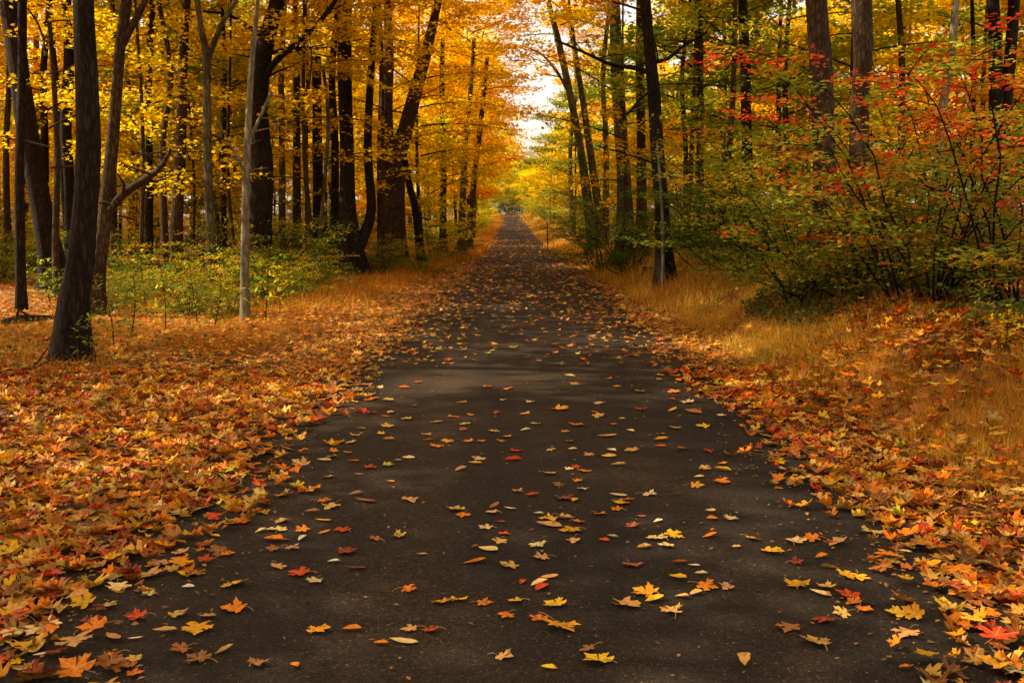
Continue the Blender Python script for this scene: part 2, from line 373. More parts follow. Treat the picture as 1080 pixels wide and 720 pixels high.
# ------------------------------------------------------------------ fallen leaves
LC = {'y': (.88, .50, .03), 'g': (.76, .34, .02), 'o': (.76, .20, .014), 'r': (.60, .05, .012), 'd': (.26, .03, .012),
      't': (.66, .37, .105), 'c': (.80, .57, .23), 'p': (.60, .30, .12), 'b': (.30, .12, .035), 'w': (.80, .68, .46), 'u': (.42, .12, .03), 'l': (.55, .52, .05)}
LNAME = {'y': 'bright yellow', 'g': 'golden', 'o': 'orange', 'r': 'red', 'd': 'dark crimson', 't': 'tan', 'c': 'cream', 'p': 'pinkish tan',
         'b': 'brown', 'w': 'near-white', 'u': 'rust-brown', 'l': 'yellow-green'}
HAND = """199,627,10,w,o;247,625,30,y,m;227,572,9,y,o;240,592,16,o,m;242,557,20,p,m;222,561,7,o,o;278,547,12,g,m;256,543,26,u,m;329,547,13,p,o;349,542,20,t,m
297,557,18,p,m;341,557,13,y,o;275,567,11,c,o;287,566,10,c,m;297,566,11,c,m;319,567,17,o,m;289,577,20,o,o;319,576,12,w,o;342,570,10,o,o;361,567,19,r,m
288,587,7,u,m;309,586,13,p,m;396,577,12,u,m;421,574,18,t,m;445,594,9,t,o;366,591,24,d,m;352,601,9,w,o;375,609,17,u,o;294,607,18,t,m;315,613,25,r,m
332,623,14,c,m;432,632,17,o,m;189,657,22,t,m;220,659,18,p,m;247,652,30,o,m;209,674,34,g,m;191,695,24,u,m;209,705,28,b,m;237,698,17,p,o;337,676,27,g,m
371,676,17,o,o;432,675,12,t,m;402,690,12,o,o;426,689,22,c,o;272,712,24,b,m;311,715,12,o,o;82,577,32,l,o;125,627,26,c,m;153,630,17,g,m;157,635,16,c,m
114,647,24,t,m;144,659,25,r,m;96,666,28,d,m;120,681,22,t,o;143,683,8,w,o;174,675,20,p,o;117,702,24,o,m;141,705,19,t,m;135,713,15,u,m;79,715,42,o,m
28,714,32,t,m;45,671,36,c,m;28,690,40,y,m;44,699,8,w,o;164,581,26,r,m;191,589,20,p,m;192,597,16,o,m;170,601,24,p,m;159,613,33,t,m;481,546,22,t,m
489,552,16,o,m;519,549,15,c,m;538,545,11,c,o;568,550,7,w,o;579,556,22,y,m;597,554,20,t,m;610,559,10,o,m;579,563,22,p,o;602,569,24,g,m;633,550,15,o,m
650,545,9,o,m;676,553,8,u,o;667,563,16,u,m;694,558,6,w,o;512,565,17,c,m;528,559,9,r,o;532,572,13,r,m;527,581,16,t,m;515,589,20,c,o;501,586,7,b,o
567,584,19,c,m;605,580,13,t,m;637,579,10,r,o;646,575,10,w,o;679,586,15,t,o;571,598,20,p,m;501,603,20,o,o;537,607,21,t,m;667,606,22,u,m;579,619,15,t,o
551,625,9,r,o;569,626,19,c,o;571,631,19,r,o;465,646,26,g,m;484,644,18,y,m;511,647,18,o,m;543,645,20,y,m;585,649,27,y,m;534,661,12,o,m;568,664,18,o,m
592,672,40,g,m;454,677,14,r,m;532,705,21,t,m;619,697,20,b,m;630,709,36,y,m;579,718,14,y,o;680,635,32,g,m;662,649,34,t,m;690,644,20,y,o;708,655,24,t,m
711,573,22,y,m;703,584,18,c,m;692,576,24,c,m;748,573,15,o,o;794,576,17,g,m;776,585,9,c,o;815,589,25,g,m;749,546,9,c,o;751,554,13,o,o;770,554,16,c,m
839,578,22,c,m;855,575,20,o,m;866,594,13,o,o;882,579,24,p,m;840,600,12,d,m;717,603,14,u,o;732,606,9,w,o;739,614,11,c,o;715,619,17,g,o;745,629,26,o,m
766,629,15,p,m;734,636,15,t,o;719,640,13,t,o;840,625,26,g,m;871,627,22,t,m;865,634,18,c,o;894,636,26,r,m;831,672,27,b,m;869,664,25,d,m;860,687,33,t,m
887,656,20,t,m;785,709,26,t,o;954,714,9,o,o;906,617,22,g,m;900,644,16,o,m;912,651,17,o,m;955,677,30,p,m;947,656,26,y,m;432,535,18,t,m;385,536,19,b,o
342,535,16,o,m;375,528,12,b,o;412,515,7,o,o;378,507,8,u,o;391,499,15,r,m;409,497,14,l,m;420,492,6,w,o;431,490,11,c,o;373,492,10,o,o;367,483,8,o,m
370,472,12,c,m;352,481,11,o,m;350,487,14,t,m;342,491,12,c,o;357,472,16,o,m;317,494,22,p,m;346,509,14,t,m;325,524,28,o,m;277,535,17,r,m;486,502,12,p,o
505,491,15,c,m;501,496,12,t,o;460,477,16,o,m;472,472,14,g,m;494,472,12,g,m;507,472,8,o,m;452,470,10,u,o;450,464,12,t,m;489,459,11,u,m;491,453,13,c,m
461,451,12,t,o;478,445,12,o,m;496,443,9,g,m;429,447,12,c,m;402,463,9,y,m;409,455,14,y,m;410,469,10,g,o;374,464,10,p,m;381,457,9,g,o;392,440,12,o,m
382,437,7,r,m;407,444,7,r,o;412,440,9,c,o;410,426,14,t,m;436,433,8,u,o;487,430,10,t,o;401,412,8,c,m;426,413,10,o,o;441,407,8,r,m;514,413,13,o,m
536,415,10,o,m;531,427,9,c,m;559,429,10,c,m;591,437,22,g,m;607,410,14,g,m;601,401,10,c,o;632,430,13,c,m;626,440,10,r,m;631,444,14,t,m;648,453,10,o,m
656,447,6,c,o;665,460,7,c,o;651,412,10,u,m;641,404,9,o,o;675,417,12,y,m;676,437,13,o,m;524,441,9,u,m;554,442,12,t,m;565,453,12,c,m;554,460,10,w,o
521,461,13,p,m;534,467,13,t,m;528,472,9,o,m;545,482,16,r,m;541,492,15,r,o;581,481,10,t,m;604,480,9,c,o;600,472,11,o,m;596,461,10,o,m;609,454,18,u,m
640,466,16,t,o;621,486,10,p,m;642,488,13,y,o;645,481,10,w,o;666,481,16,t,m;652,497,13,t,o;600,502,9,c,m;607,500,10,r,m;616,504,16,o,m;579,507,16,t,m
589,519,14,b,m;609,515,9,o,m;614,523,10,c,m;546,526,11,p,m;561,530,12,r,o;595,534,22,d,m;606,536,11,g,o;652,530,14,c,o;660,535,20,u,m;656,539,20,y,m
685,529,16,c,m;521,542,12,u,o;697,463,10,t,m;697,469,14,g,o;696,476,10,r,o;719,479,14,o,o;712,456,14,t,m;731,439,16,u,o;741,454,17,y,m;747,481,10,r,m
762,494,11,o,m;744,500,14,t,m;762,501,14,y,o;737,509,11,c,o;761,514,18,o,m;735,519,16,g,m;711,417,14,o,m;707,425,9,r,o;709,437,12,g,o;725,428,16,c,m"""
HAND = [h.split(',') for h in HAND.replace('\n', ';').split(';')]

pal_keys = list('ygordtcpbuwl'); pal_w = np.array([.085, .14, .22, .09, .06, .17, .065, .06, .09, .10, .005, .008]); pal_w /= pal_w.sum()
def pick_cols(n, q):
    k = q.choice(len(pal_keys), n, p=pal_w)
    C = np.array([LC[x] for x in pal_keys])[k] * q.uniform(.36, 1.12, (n, 1)) * [1, .93, .55] * (1 + q.normal(0, .05, (n, 3)))
    return k, np.clip(C, .005, .92)
def edge_u(y, side):
    "half-width of the bare strip of asphalt"
    return 1.26 + .07 * side + .04 * np.sin(y * .9 + side) + .05 * np.sin(y * 2.3 + 2 * side) + .05 * np.sin(y * 6.1)
def litter():
    acc = Acc(); near = []   # near: candidates that become leaves of their own
    def emit(x, y, size, lod, q, tilt=.30, lift=.03):
        n = len(x); z = top(x, y) + q.uniform(0, 1, n) * lift
        k, C = pick_cols(n, q)
        M = rotmats(n, q, tilt)
        T = {0: T_HI + T_CRUMP, 1: T_MID, 2: [kite]}[lod]
        which = q.integers(0, len(T), n); ov = q.uniform(0, 1, n) < (.07 if lod < 2 else 0)
        for i, t in enumerate(T):
            s = (which == i) & ~ov
            if s.any(): scatter(acc, t, np.column_stack([x, y, z])[s], M[s], size[s], col=C[s])
        if ov.any():
            wo = q.integers(0, len(T_OV), n)
            for i, t in enumerate(T_OV):
                s = ov & (wo == i)
                if s.any(): scatter(acc, t, np.column_stack([x, y, z])[s], M[s], size[s] * .9, col=C[s])
    q = np.random.default_rng(5)
    def zone(y0, y1, dens, lod, xl, xh, s0, s1):
        "leaf cover of the verges with gradient onto the asphalt"
        A = (y1 - y0) * (xh - xl); n = int(A * dens)
        x = q.uniform(xl, xh, n); y = q.uniform(y0, y1, n)
        u = x - xr(y); side = np.where(u < 0, 0.0, 2.1)
        eu = edge_u(y, side)
        cl = .5 + .5 * wob(x * 2.7, y * 2.1)
        p = ss(eu - .25, eu + .50, np.abs(u)) ** 1.3 * (.55 + .45 * cl + .25 * ss(eu + .2, eu + .7, np.abs(u)))
        # thinner where grass takes over
        grassy = ss(2.0, 3.0, np.abs(u)) * ss(.35, .75, .5 + .5 * wob(x * .8 + 3, y * .6))
        p = p * (1 - .30 * grassy) * (1 - .45 * ss(2.4, 3.0, u) * (1 - ss(2.8, 3.1, u) * ss(6.5, 7.1, y)))
        if y0 > 9: p = np.maximum(p, .045 + .13 * ss(12, 25, y) + .10 * ss(.5, 1.2, np.abs(u)))
        k = q.uniform(0, 1, n) < p
        emit(x[k], y[k], q.uniform(s0, s1, k.sum()), lod, q, lift=.025 + .12 * grassy[k])
    zone(2.4, 5.5, 520, 0, -4.6, 4.6, .034, .088)
    zone(5.5, 9.5, 400, 0, -7, 6, .036, .090)
    zone(9.5, 18, 260, 1, -11, 9, .045, .095)
    zone(18, 34, 100, 1, -17, 13, .06, .11)
    zone(34, 75, 36, 2, -20, 14, .09, .15)
    zone(75, 185, 10, 2, -12, 12, .11, .18)
    zone(-1.5, 2.4, 120, 1, -4, 4, .08, .13)
    for (y0, y1, dn) in ((2.4, 6, 420), (6, 11, 200)):      # crumbs of older brown leaves
        n = int((y1 - y0) * 10 * dn); x = q.uniform(-5, 5, n); y = q.uniform(y0, y1, n); u = np.abs(x - xr(y))
        k = q.uniform(0, 1, n) < .05 + .5 * ss(.9, 1.6, u); x, y = x[k], y[k]; n = len(x)
        C = np.array([(.16, .07, .025), (.09, .045, .02), (.30, .15, .05), (.38, .14, .03)])[q.choice(4, n)] * q.uniform(.6, 1.2, (n, 1))
        scatter(acc, kite, np.column_stack([x, y, top(x, y) + q.uniform(.001, .012, n)]), rotmats(n, q, .25), q.uniform(.008, .026, n), col=C)
    o = link('leaf_litter', acc.mesh('leaf_litter'), mat=M_LIT)
    tag(o, 'thick carpet of fallen orange, red and tan maple leaves on both verges', 'leaf litter', kind='stuff')
litter()

# individual leaves
def hull_size(w, depth): return w * depth / F
LEAVES = []
for px, py, w, c, k in HAND:
    px, py, w = float(px), float(py), float(w)
    h = ground_hit(px, py); depth = h[1] * cp + (CAM_H - h[2]) * sp
    LEAVES.append(dict(px=px, py=py, c=c, k=k, p=h, s=w * depth / F))
q = np.random.default_rng(77)
while len(LEAVES) < 300:      # the large ones at the foot of the verges
    px = q.choice([q.uniform(2, 130), q.uniform(930, 1078)]); py = q.uniform(560, 716)
    if px > 500 and py < 560 + 0.0 * px: continue
    h = ground_hit(px, py); u = h[0] - xr(h[1])
    if abs(u) < 1.35: continue
    if any(abs(l['px'] - px) < 14 and abs(l['py'] - py) < 9 for l in LEAVES): continue
    LEAVES.append(dict(px=px, py=py, c=pal_keys[q.choice(12, p=pal_w)], k='m' if q.uniform() < .96 else 'o', p=h, s=q.uniform(.075, .115), verge=True))
ORD = ['', 'second ', 'third ', 'fourth ', 'fifth ', 'sixth ', 'seventh ', 'eighth ', 'ninth ', 'tenth ', 'eleventh ', 'twelfth ', 'thirteenth ', 'fourteenth ', 'fifteenth ', 'sixteenth ', 'seventeenth ', 'eighteenth ', 'nineteenth ', 'twentieth ']
classes = {}
for l in LEAVES:
    u = l['p'][0] - xr(l['p'][1])
    if l.get('verge'): l['zone'] = 'in the thick litter at lower left' if u < 0 else 'in the thick litter at lower right'
    elif u < -1.2: l['zone'] = "on the asphalt's left edge"
    elif u < -.4: l['zone'] = 'on bare asphalt left of centre'
    elif u < .35: l['zone'] = 'on bare asphalt along the centre'
    elif u < 1.15: l['zone'] = 'on bare asphalt right of centre'
    else: l['zone'] = "on the asphalt's right edge"
    classes.setdefault((l['c'], l['k'], l['zone']), []).append(l)
for (c, k, zn), ls in classes.items():
    ls.sort(key=lambda l: l['p'][1])
    kd = 'maple leaf' if k == 'm' else 'oval leaf'
    for i, l in enumerate(ls):
        if len(ls) == 1: l['label'] = f"only {LNAME[c]} {kd} {zn}"
        else: l['label'] = f"{LNAME[c]} {kd} {zn}, {ORD[i]}nearest such"
for i, l in enumerate(LEAVES):
    T = (T_HI if l['k'] == 'm' else T_OV); V, Fc, v = T[int(q.integers(len(T)))]
    V = V.copy()
    ext = (V[:, 0].max() - V[:, 0].min() + V[:, 1].max() - V[:, 1].min()) / 2 * (1 if l['k'] == 'm' else 1.05)
    s = l['s'] / ext; s = min(max(s, .05), .16)
    cc = np.clip(np.array(LC[l['c']]) * q.uniform(.85, 1.12) * (1 + q.normal(0, .04, 3)), .005, .92)
    a = Acc(); a.add(V * s, Fc, col=np.tile(cc, (len(V), 1)), vein=v)
    x, y = l['p'][0], l['p'][1]
    yaw = q.uniform(0, 6.28) if l['k'] == 'm' else math.pi / 2 + q.normal(0, .5)
    o = link('fallen_leaf', a.mesh('fallen_leaf', True), mat=M_LIT, loc=(x, y, float(top(x, y)) + (.03 if l.get('verge') else .004)),
             rot=(q.normal(0, .10), q.normal(0, .10), yaw))
    tag(o, l['label'], 'leaf', 'fallen leaves lying on the road and its edges')
    if y < 5.2 and l['k'] == 'm' and q.uniform() < .75:
        b = Acc(); t = np.linspace(0, 1, 6); L_ = s * q.uniform(.35, .8); bend = q.normal(0, .18)
        y0 = V[1, 1] if l['k'] == 'm' else V[:, 1].min(); zz = (V[1, 2] if l['k'] == 'm' else V[1, 2]) * s
        P = np.column_stack([bend * t * t * L_, y0 * s - t * L_, zz * (1 - t) + .004 + .005 * np.sin(t * 3)])
        tube(b, P, np.linspace(.0011, .0016, 6), 4); link('leaf_stem', b.mesh('leaf_stem'), parent=o, mat=M_STEM)

# ------------------------------------------------------------------ grass
def blades(acc, x, y, h, w, C, q, lean=.5, nseg=3):
    n = len(x); z = g(x, y) - .01
    az = q.uniform(0, 6.28, n); ln = np.abs(q.normal(0, lean, n)) + .15; f = q.uniform(0, 6.28, n)
    rows = []
    for i in range(nseg + 1):
        t = i / nseg; ww = w * (1 - t) ** .7 * .5
        cx = x + np.cos(az) * h * ln * t * t; cy = y + np.sin(az) * h * ln * t * t; cz = z + h * t * (1 - .30 * ln * t)
        rows.append(np.stack([np.column_stack([cx - np.cos(f) * ww, cy - np.sin(f) * ww, cz]), np.column_stack([cx + np.cos(f) * ww, cy + np.sin(f) * ww, cz])], 1))
    V = np.stack(rows, 1).reshape(n, -1, 3)
    Fb = np.array([[2 * i, 2 * i + 1, 2 * i + 3, 2 * i + 2] for i in range(nseg)])
    m = V.shape[1]
    acc.add(V.reshape(-1, 3), (Fb[None] + (np.arange(n) * m)[:, None, None]).reshape(-1, 4), col=np.repeat(C, m, 0))
def grass():
    q = np.random.default_rng(9); acc = Acc()
    GC = np.array([(.74, .40, .045), (.80, .50, .07), (.62, .28, .03), (.50, .18, .025), (.44, .40, .05), (.76, .58, .14)])
    def field(y0, y1, dens, w, ul, uh, hs, thr=.42):
        A = (y1 - y0) * (uh - ul); n = int(A * dens)
        u = q.uniform(ul, uh, n); y = q.uniform(y0, y1, n); x = u + xr(y)
        nz = .5 + .5 * wob(x * .8 + 3, y * .6) + q.normal(0, .07, n)
        d = ss(0, .7, np.minimum(u - ul, uh - u)) * ss(thr, thr + .25, nz)
        if ul > 0: d = d * (1 - .93 * ss(2.75, 3.15, u) * ss(6.5, 7.1, y) * (1 - ss(12, 14.5, y)))
        k = q.uniform(0, 1, n) < d
        x, y, nz = x[k], y[k], nz[k]; n = len(x)
        nt_ = max(1, n // 16); tc = q.integers(0, n, nt_); w_ = q.integers(0, nt_, n); tuf = q.uniform(0, 1, n) < .72
        sp_ = .035 + .0035 * y0; th = q.uniform(.55, 1.5, nt_)
        ox, oy = x.copy(), y.copy(); x = np.where(tuf, ox[tc[w_]] + q.normal(0, sp_, n), x); y = np.where(tuf, oy[tc[w_]] + q.normal(0, sp_, n), y); hm = np.where(tuf, th[w_], .7)
        ci = q.choice(6, n, p=[.28, .22, .2, .12, .1, .08]); C = GC[ci] * q.uniform(.55, 1.2, (n, 1))
        pt = ss(.35, .8, .5 + .5 * wob(x * 1.7 + 9, y * 1.2 + 4) + q.normal(0, .1, n))[:, None]; C = C * (1 - .7 * pt) + np.array([.46, .15, .02]) * .7 * pt
        pg = ss(.62, .9, .5 + .5 * wob(x * 2.3 - 5, y * 1.5 + 11))[:, None]; C = C * (1 - .6 * pg) + np.array([.26, .26, .03]) * .6 * pg
        if ul < 0: C = C * [.9, .72, .6]
        blades(acc, x, y, hm * hs * q.uniform(.5, 1.2, n) * (.7 + .5 * ss(.5, .9, nz)), np.full(n, w), np.clip(C, 0, .9), q, .6, 3 if y0 < 12 else 2)
    field(3.2, 8, 7000, .0036, 2.3, 5.0, .19, .16)
    field(8, 16, 2900, .0055, 2.1, 4.9, .25, .18)
    field(16, 40, 560, .012, 1.9, 6.5, .42, .04)
    field(40, 110, 120, .03, 1.7, 6.5, .5, .0)
    field(110, 195, 60, .05, 1.7, 8, .6, .0)
    field(110, 195, 60, .05, -8, -1.7, .6, .0)
    field(4.5, 9, 1400, .0035, -6.5, -2.2, .11, .50)
    field(9, 16, 1300, .0055, -8, -2.5, .18, .30)
    field(16, 40, 380, .013, -7.5, -2.4, .32, .12)
    field(40, 110, 120, .03, -7.5, -1.7, .5, .0)
    o = link('dry_grass', acc.mesh('dry_grass'), mat=M_GRASS)
    tag(o, 'golden and rusty dry grass growing along both verges', 'grass', kind='stuff')
    # tiny green ground plants on the right bank and left verge
    acc = Acc(); n = 22000
    u = q.uniform(2.8, 6.0, n); y = q.uniform(6.9, 14, n); k = (.5 + .5 * wob(u * 1.1, y * .9) > .42) & (u > 2.9); u, y = u[k], y[k]
    u2 = -np.abs(q.normal(5.5, 1.6, 2600)) ; y2 = q.uniform(9, 19, 2600); k2 = .5 + .5 * wob(u2 * 1.1, y2) > .5
    x = np.concatenate([u + xr(y), u2[k2]]); y = np.concatenate([y, y2[k2]]); n = len(x)
    C = np.array([(.05, .09, .018), (.10, .15, .025), (.20, .20, .03), (.18, .08, .02)])[q.choice(4, n, p=[.45, .3, .12, .13])] * q.uniform(.7, 1.2, (n, 1))
    z = g(x, y) + q.uniform(.03, .20, n)
    scatter(acc, kite, np.column_stack([x, y, z]), rotmats(n, q, .6), q.uniform(.03, .065, n), col=C)
    o = link('ground_cover', acc.mesh('ground_cover'), mat=M_GRASS)
    tag(o, 'low dark green ground plants poking through the leaves on the bank', 'ground cover', kind='stuff')
grass()

# ------------------------------------------------------------------ crowns
def make_crown(seed, zlo, zhi, Rmax, nlimb, nspray, nleaf, lsize, spray_r=.75, tmpl=None, droop=.15, branch_r=.026, shape='round', z_base=0.0, up=.45):
    "one limb skeleton with flat sprays of leaves; returns (branch mesh, leaf mesh)"
    q = np.random.default_rng(seed); br = Acc(); lf = Acc()
    C = []; SR = []
    for i in range(nlimb):
        t = (i + .5) / nlimb; z0 = zlo + (zhi - zlo) * (t ** .9) * .86
        az = i * 2.399 + q.normal(0, .35)
        prof = {'round': math.sin(math.pi * (0.22 + .72 * t)) ** .8, 'cone': 1 - .75 * t, 'open': .55 + .45 * q.uniform()}[shape]
        Ln = Rmax * prof * q.uniform(.7, 1.15); el = up * q.uniform(.4, 1.3) * (.6 + t)
        n = 7; s = np.linspace(0, 1, n)
        azs = az + q.normal(0, .25) * s
        hx = np.cos(azs) * Ln * s; hy = np.sin(azs) * Ln * s
        hz = z0 + Ln * (el * s - droop * s * s * 1.4)
        P = np.column_stack([hx, hy, hz]); r0 = branch_r * (.5 + .7 * (1 - t)) * (Ln / Rmax + .3)
        tube(br, P, np.linspace(r0, r0 * .18, n), 5)
        for k in range(nspray):
            sp_ = .28 + .72 * (k + q.uniform(.2, .9)) / nspray
            c = np.array([np.interp(sp_, s, P[:, j]) for j in range(3)])
            side = q.choice([-1, 1]); off = q.uniform(.15, .9) * spray_r * (1.25 - .5 * sp_)
            c2 = c + np.array([-math.sin(az) * side * off, math.cos(az) * side * off, q.normal(.03, .14)])
            mid = (c + c2) / 2 + [0, 0, .05]
            tube(br, np.array([c, mid, c2]), np.array([r0 * .3, r0 * .2, r0 * .08]), 3)
            C.append(c2); SR.append(spray_r * q.uniform(.5, 1.1))
    C = np.array(C); SR = np.array(SR)
    m = q.poisson(nleaf * (SR / SR.mean()) ** 1.6) ; idx = np.repeat(np.arange(len(C)), m); n = len(idx)
    rr = np.sqrt(q.uniform(0, 1, n)) * SR[idx]; a = q.uniform(0, 6.28, n)
    tilt = q.normal(0, .22, (len(C), 2))[idx]
    dx, dy = rr * np.cos(a), rr * np.sin(a)
    rad = C[idx][:, :2]; outw = np.linalg.norm(rad, axis=1) + .01
    dz = dx * tilt[:, 0] + dy * tilt[:, 1] + q.normal(0, .07, n) * spray_r / .75 - .16 * rr * rr
    pos = C[idx] + np.column_stack([dx, dy, dz])
    base = q.uniform(.15, .85, len(C))[idx]
    rnd = np.clip(base * .6 + .2 + q.normal(0, .16, n), 0, 1)
    M = rotmats(n, q, .55)
    T = tmpl or [kite]
    which = q.integers(0, len(T), n)
    for i, t in enumerate(T):
        s = which == i
        scatter(lf, t, pos[s], M[s], lsize * q.uniform(.65, 1.25, s.sum()), rnd=rnd[s])
    b = br.mesh('branches', True) if br.V else None
    l = lf.mesh('crown')
    return b, l
CR = {}
CR['tallA'] = make_crown(1, 6.5, 17, 4.6, 22, 9, 42, .20, 1.0)
CR['tallB'] = make_crown(2, 5.0, 16, 4.2, 22, 9, 42, .20, .95)
CR['tallC'] = make_crown(3, 8.0, 18, 4.8, 20, 9, 42, .20, 1.0)
CR['midA'] = make_crown(4, 2.6, 11, 3.4, 24, 9, 52, .135, .7, T_TREE)
CR['midB'] = make_crown(5, 2.0, 9.5, 3.2, 22, 9, 52, .135, .7, T_TREE)
CR['midC'] = make_crown(6, 3.2, 12, 3.6, 24, 9, 52, .135, .75, T_TREE)
CR['lowA'] = make_crown(7, .9, 4.6, 2.0, 18, 8, 46, .095, .48, T_TREE, branch_r=.018)
CR['lowB'] = make_crown(8, .7, 4.0, 1.9, 18, 8, 46, .095, .45, T_TREE, branch_r=.018)
CR['topA'] = make_crown(9, 0, 9.5, 4.2, 22, 9, 46, .15, .85, T_TREE)     # for traced trunks: starts at the first limb
CR['topB'] = make_crown(10, 0, 9.0, 4.0, 22, 9, 46, .15, .85, T_TREE)
CR['airyA'] = make_crown(21, 2.6, 9.5, 3.3, 16, 8, 26, .105, .6, T_TREE, branch_r=.02)
CR['airyB'] = make_crown(22, 2.2, 8.5, 3.0, 15, 8, 26, .105, .6, T_TREE, branch_r=.02)
def trunk_mesh(seed, H, r0, m=9, lean=.03):
    q = np.random.default_rng(seed); n = 26; s = np.linspace(0, 1, n)
    P = np.column_stack([lean * H * s * math.cos(seed) + .12 * np.sin(s * 5 + seed), lean * H * s * math.sin(seed) + .12 * np.sin(s * 4 + 2 * seed), H * s - .15])
    P[:, :2] *= ss(0, .3, s)[:, None] * .999 + .001
    P[:, :2] -= 0
    a = Acc(); tube(a, P, r0 * (1 - .82 * s), m, rough=.04, flare=.45, r_=q); return a.mesh('trunk', True)
TR = {'tall': [trunk_mesh(s, 17.5, r, lean=.015) for s, r in ((1, .17), (2, .22), (3, .14), (4, .26))],
      'mid': [trunk_mesh(s, 11, r, 7, .01) for s, r in ((5, .07), (6, .09), (7, .055))],
      'low': [trunk_mesh(s, 4.2, r, 6, .01) for s, r in ((8, .03), (9, .022))]}
def tree(name, label, cat, group, x, y, kind, crown, pal, bark, rz, s=1.0, sz=1.0):
    e = bpy.data.objects.new(name, None); col.objects.link(e)
    e.location = (x, y, float(g(x, y)) - .02); e.rotation_euler = (0, 0, rz); e.scale = (s, s, s * sz); e.empty_display_size = .2
    tag(e, label, cat, group)
    tm = TR[kind][int(abs(x * 7.3 + y * 3.1)) % len(TR[kind])]
    link('trunk', tm, parent=e, mat=BARK[bark])
    b, l = CR[crown]
    link('branches', b, parent=e, mat=BARK[bark]); link('crown', l, parent=e, mat=leafmat(pal))
    return e

# ------------------------------------------------------------------ traced trees
def traced(name, label, y, stems, bark, H=None, crown=None, pal='gold', limbs=(), crown_z=None, cs=1.0, rz=0.0, group=None):
    """stems: lists of (px, py, width px) from the top of the picture down to the ground"""
    base = at(stems[0][-1][0], stems[0][-1][1], y); bx = base[0]; bz = float(g(bx, y)) - .02
    e = bpy.data.objects.new(name, None); col.objects.link(e); e.location = (bx, y, bz); e.empty_display_size = .2
    tag(e, label, 'tree', group)
    O = np.array([bx, y, bz]); topP = None
    for si, st in enumerate(stems):
        q = np.random.default_rng(int(y * 10 + st[0][0]))
        P = [at(a, b, y) for a, b, w in st][::-1]; W = [w * y / F / 2 for a, b, w in st][::-1]
        dd = q.normal(0, .02, len(P)) * y / 10
        for p, d in zip(P, dd): p[1] += d
        if si == 0:
            P[0][2] = min(P[0][2], bz + .05); P[0][1] = y
            P[0][2] = bz - .12
        if st[0][1] <= 6:        # goes on above the picture
            d = P[-1] - P[-2]; d /= np.linalg.norm(d); HH = (H or 15) * (1 if si == 0 else .75)
            r = W[-1]; z = P[-1][2]; k = max(1, int((HH - z) / 1.5))
            for j in range(k):
                d = d + q.normal(0, .05, 3) + [0, 0, .12]; d /= np.linalg.norm(d)
                P.append(P[-1] + d * 1.5); W.append(max(r * (1 - .85 * (j + 1) / k), .015))
        P, W = smooth_path(P, W, max(16, len(P) * (10 if y < 20 else 5)))
        a = Acc(); tube(a, P - O, W, 14 if y < 20 else 10, rough=.05, flare=.75 if si == 0 else 0, r_=q)
        if si == 0: link('trunk', a.mesh('trunk', True), parent=e, mat=BARK[bark]); main = P
        else: link('limb', a.mesh('limb', True), parent=e, mat=BARK[bark])
    for lb in limbs:
        q = np.random.default_rng(int(lb[0][0]))
        P = [at(a, b, y - .12 * i * y / 12) for i, (a, b, w) in enumerate(lb)]; W = [w * y / F / 2 for a, b, w in lb]
        P, W = smooth_path(P, W, len(P) * 5)
        a = Acc(); tube(a, P - O, W, 7, rough=.05, r_=q)
        for k in range(3, len(P) - 1, 3):     # side twigs
            d = q.normal(0, 1, 3); d[2] = abs(d[2]) * .6 - .1; d /= np.linalg.norm(d); L_ = q.uniform(.2, .6) * y / 14
            tube(a, np.array([P[k], P[k] + d * L_ * .5 + q.normal(0, .03, 3), P[k] + d * L_]) - O, np.array([W[k] * .5, W[k] * .35, W[k] * .12]), 4)
        link('limb', a.mesh('limb', True), parent=e, mat=BARK[bark])
    if crown:
        cz = crown_z if crown_z is not None else 5.0
        i = int(np.argmin(np.abs(main[:, 2] - bz - cz))); c = main[i]
        b, l = CR[crown]
        for nm, me, mt in (('branches', b, BARK[bark]), ('crown', l, leafmat(pal))):
            link(nm, me, parent=e, mat=mt, loc=tuple(c - O), rot=(0, 0, rz), scale=(cs, cs, cs))
    return e

traced('maple_tree', 'thick dark trunk nearest the left verge, bowed at its foot, seedlings beside it', 10.0,
       [[(88, 0, 21), (90, 80, 22), (91, 170, 24), (86, 260, 27), (78, 330, 29), (73, 381, 33)]], 'dark', 15, 'topA', 'gold', crown_z=5.5, rz=.4)
traced('maple_tree', 'slim forked brown trunk with a stubby side limb, behind the thick bowed trunk', 15.5,
       [[(132, 0, 11), (126, 52, 11), (119, 130, 12), (112, 220, 13), (104, 290, 15), (99, 332, 22)], [(152, 2, 6), (140, 25, 7), (127, 52, 9)]], 'brown', 13, 'topB', 'gold',
       limbs=[[(113, 226, 9), (130, 205, 9), (152, 190, 8), (168, 178, 5), (180, 158, 3)]], crown_z=5.8, rz=1.4)
traced('maple_tree', 'thin near-black straight trunk by the left edge with leaves round its top', 16.5,
       [[(25, 0, 9), (24, 90, 9), (21, 180, 9), (20, 260, 10), (22, 327, 12)]], 'dark', 12, 'topA', 'yellow', crown_z=6.0, rz=2.0, cs=.8)
traced('maple_tree', 'dark leaning trunk crossing behind the thin black trunk at the left edge', 22,
       [[(8, 0, 20), (17, 60, 20), (28, 130, 20), (42, 210, 19), (52, 265, 22), (56, 303, 28)]], 'dark', 16, 'topB', 'gold', crown_z=7, rz=2.7)
traced('maple_tree', 'pair of close black stems rising just left of the thick bowed trunk', 27,
       [[(72, 0, 9), (71, 60, 10), (69, 130, 12), (72, 200, 12), (75, 283, 15)], [(50, 0, 6), (56, 60, 7), (62, 130, 8), (68, 200, 9), (73, 270, 10)]], 'dark', 15, 'topA', 'orange', crown_z=9, rz=.9)
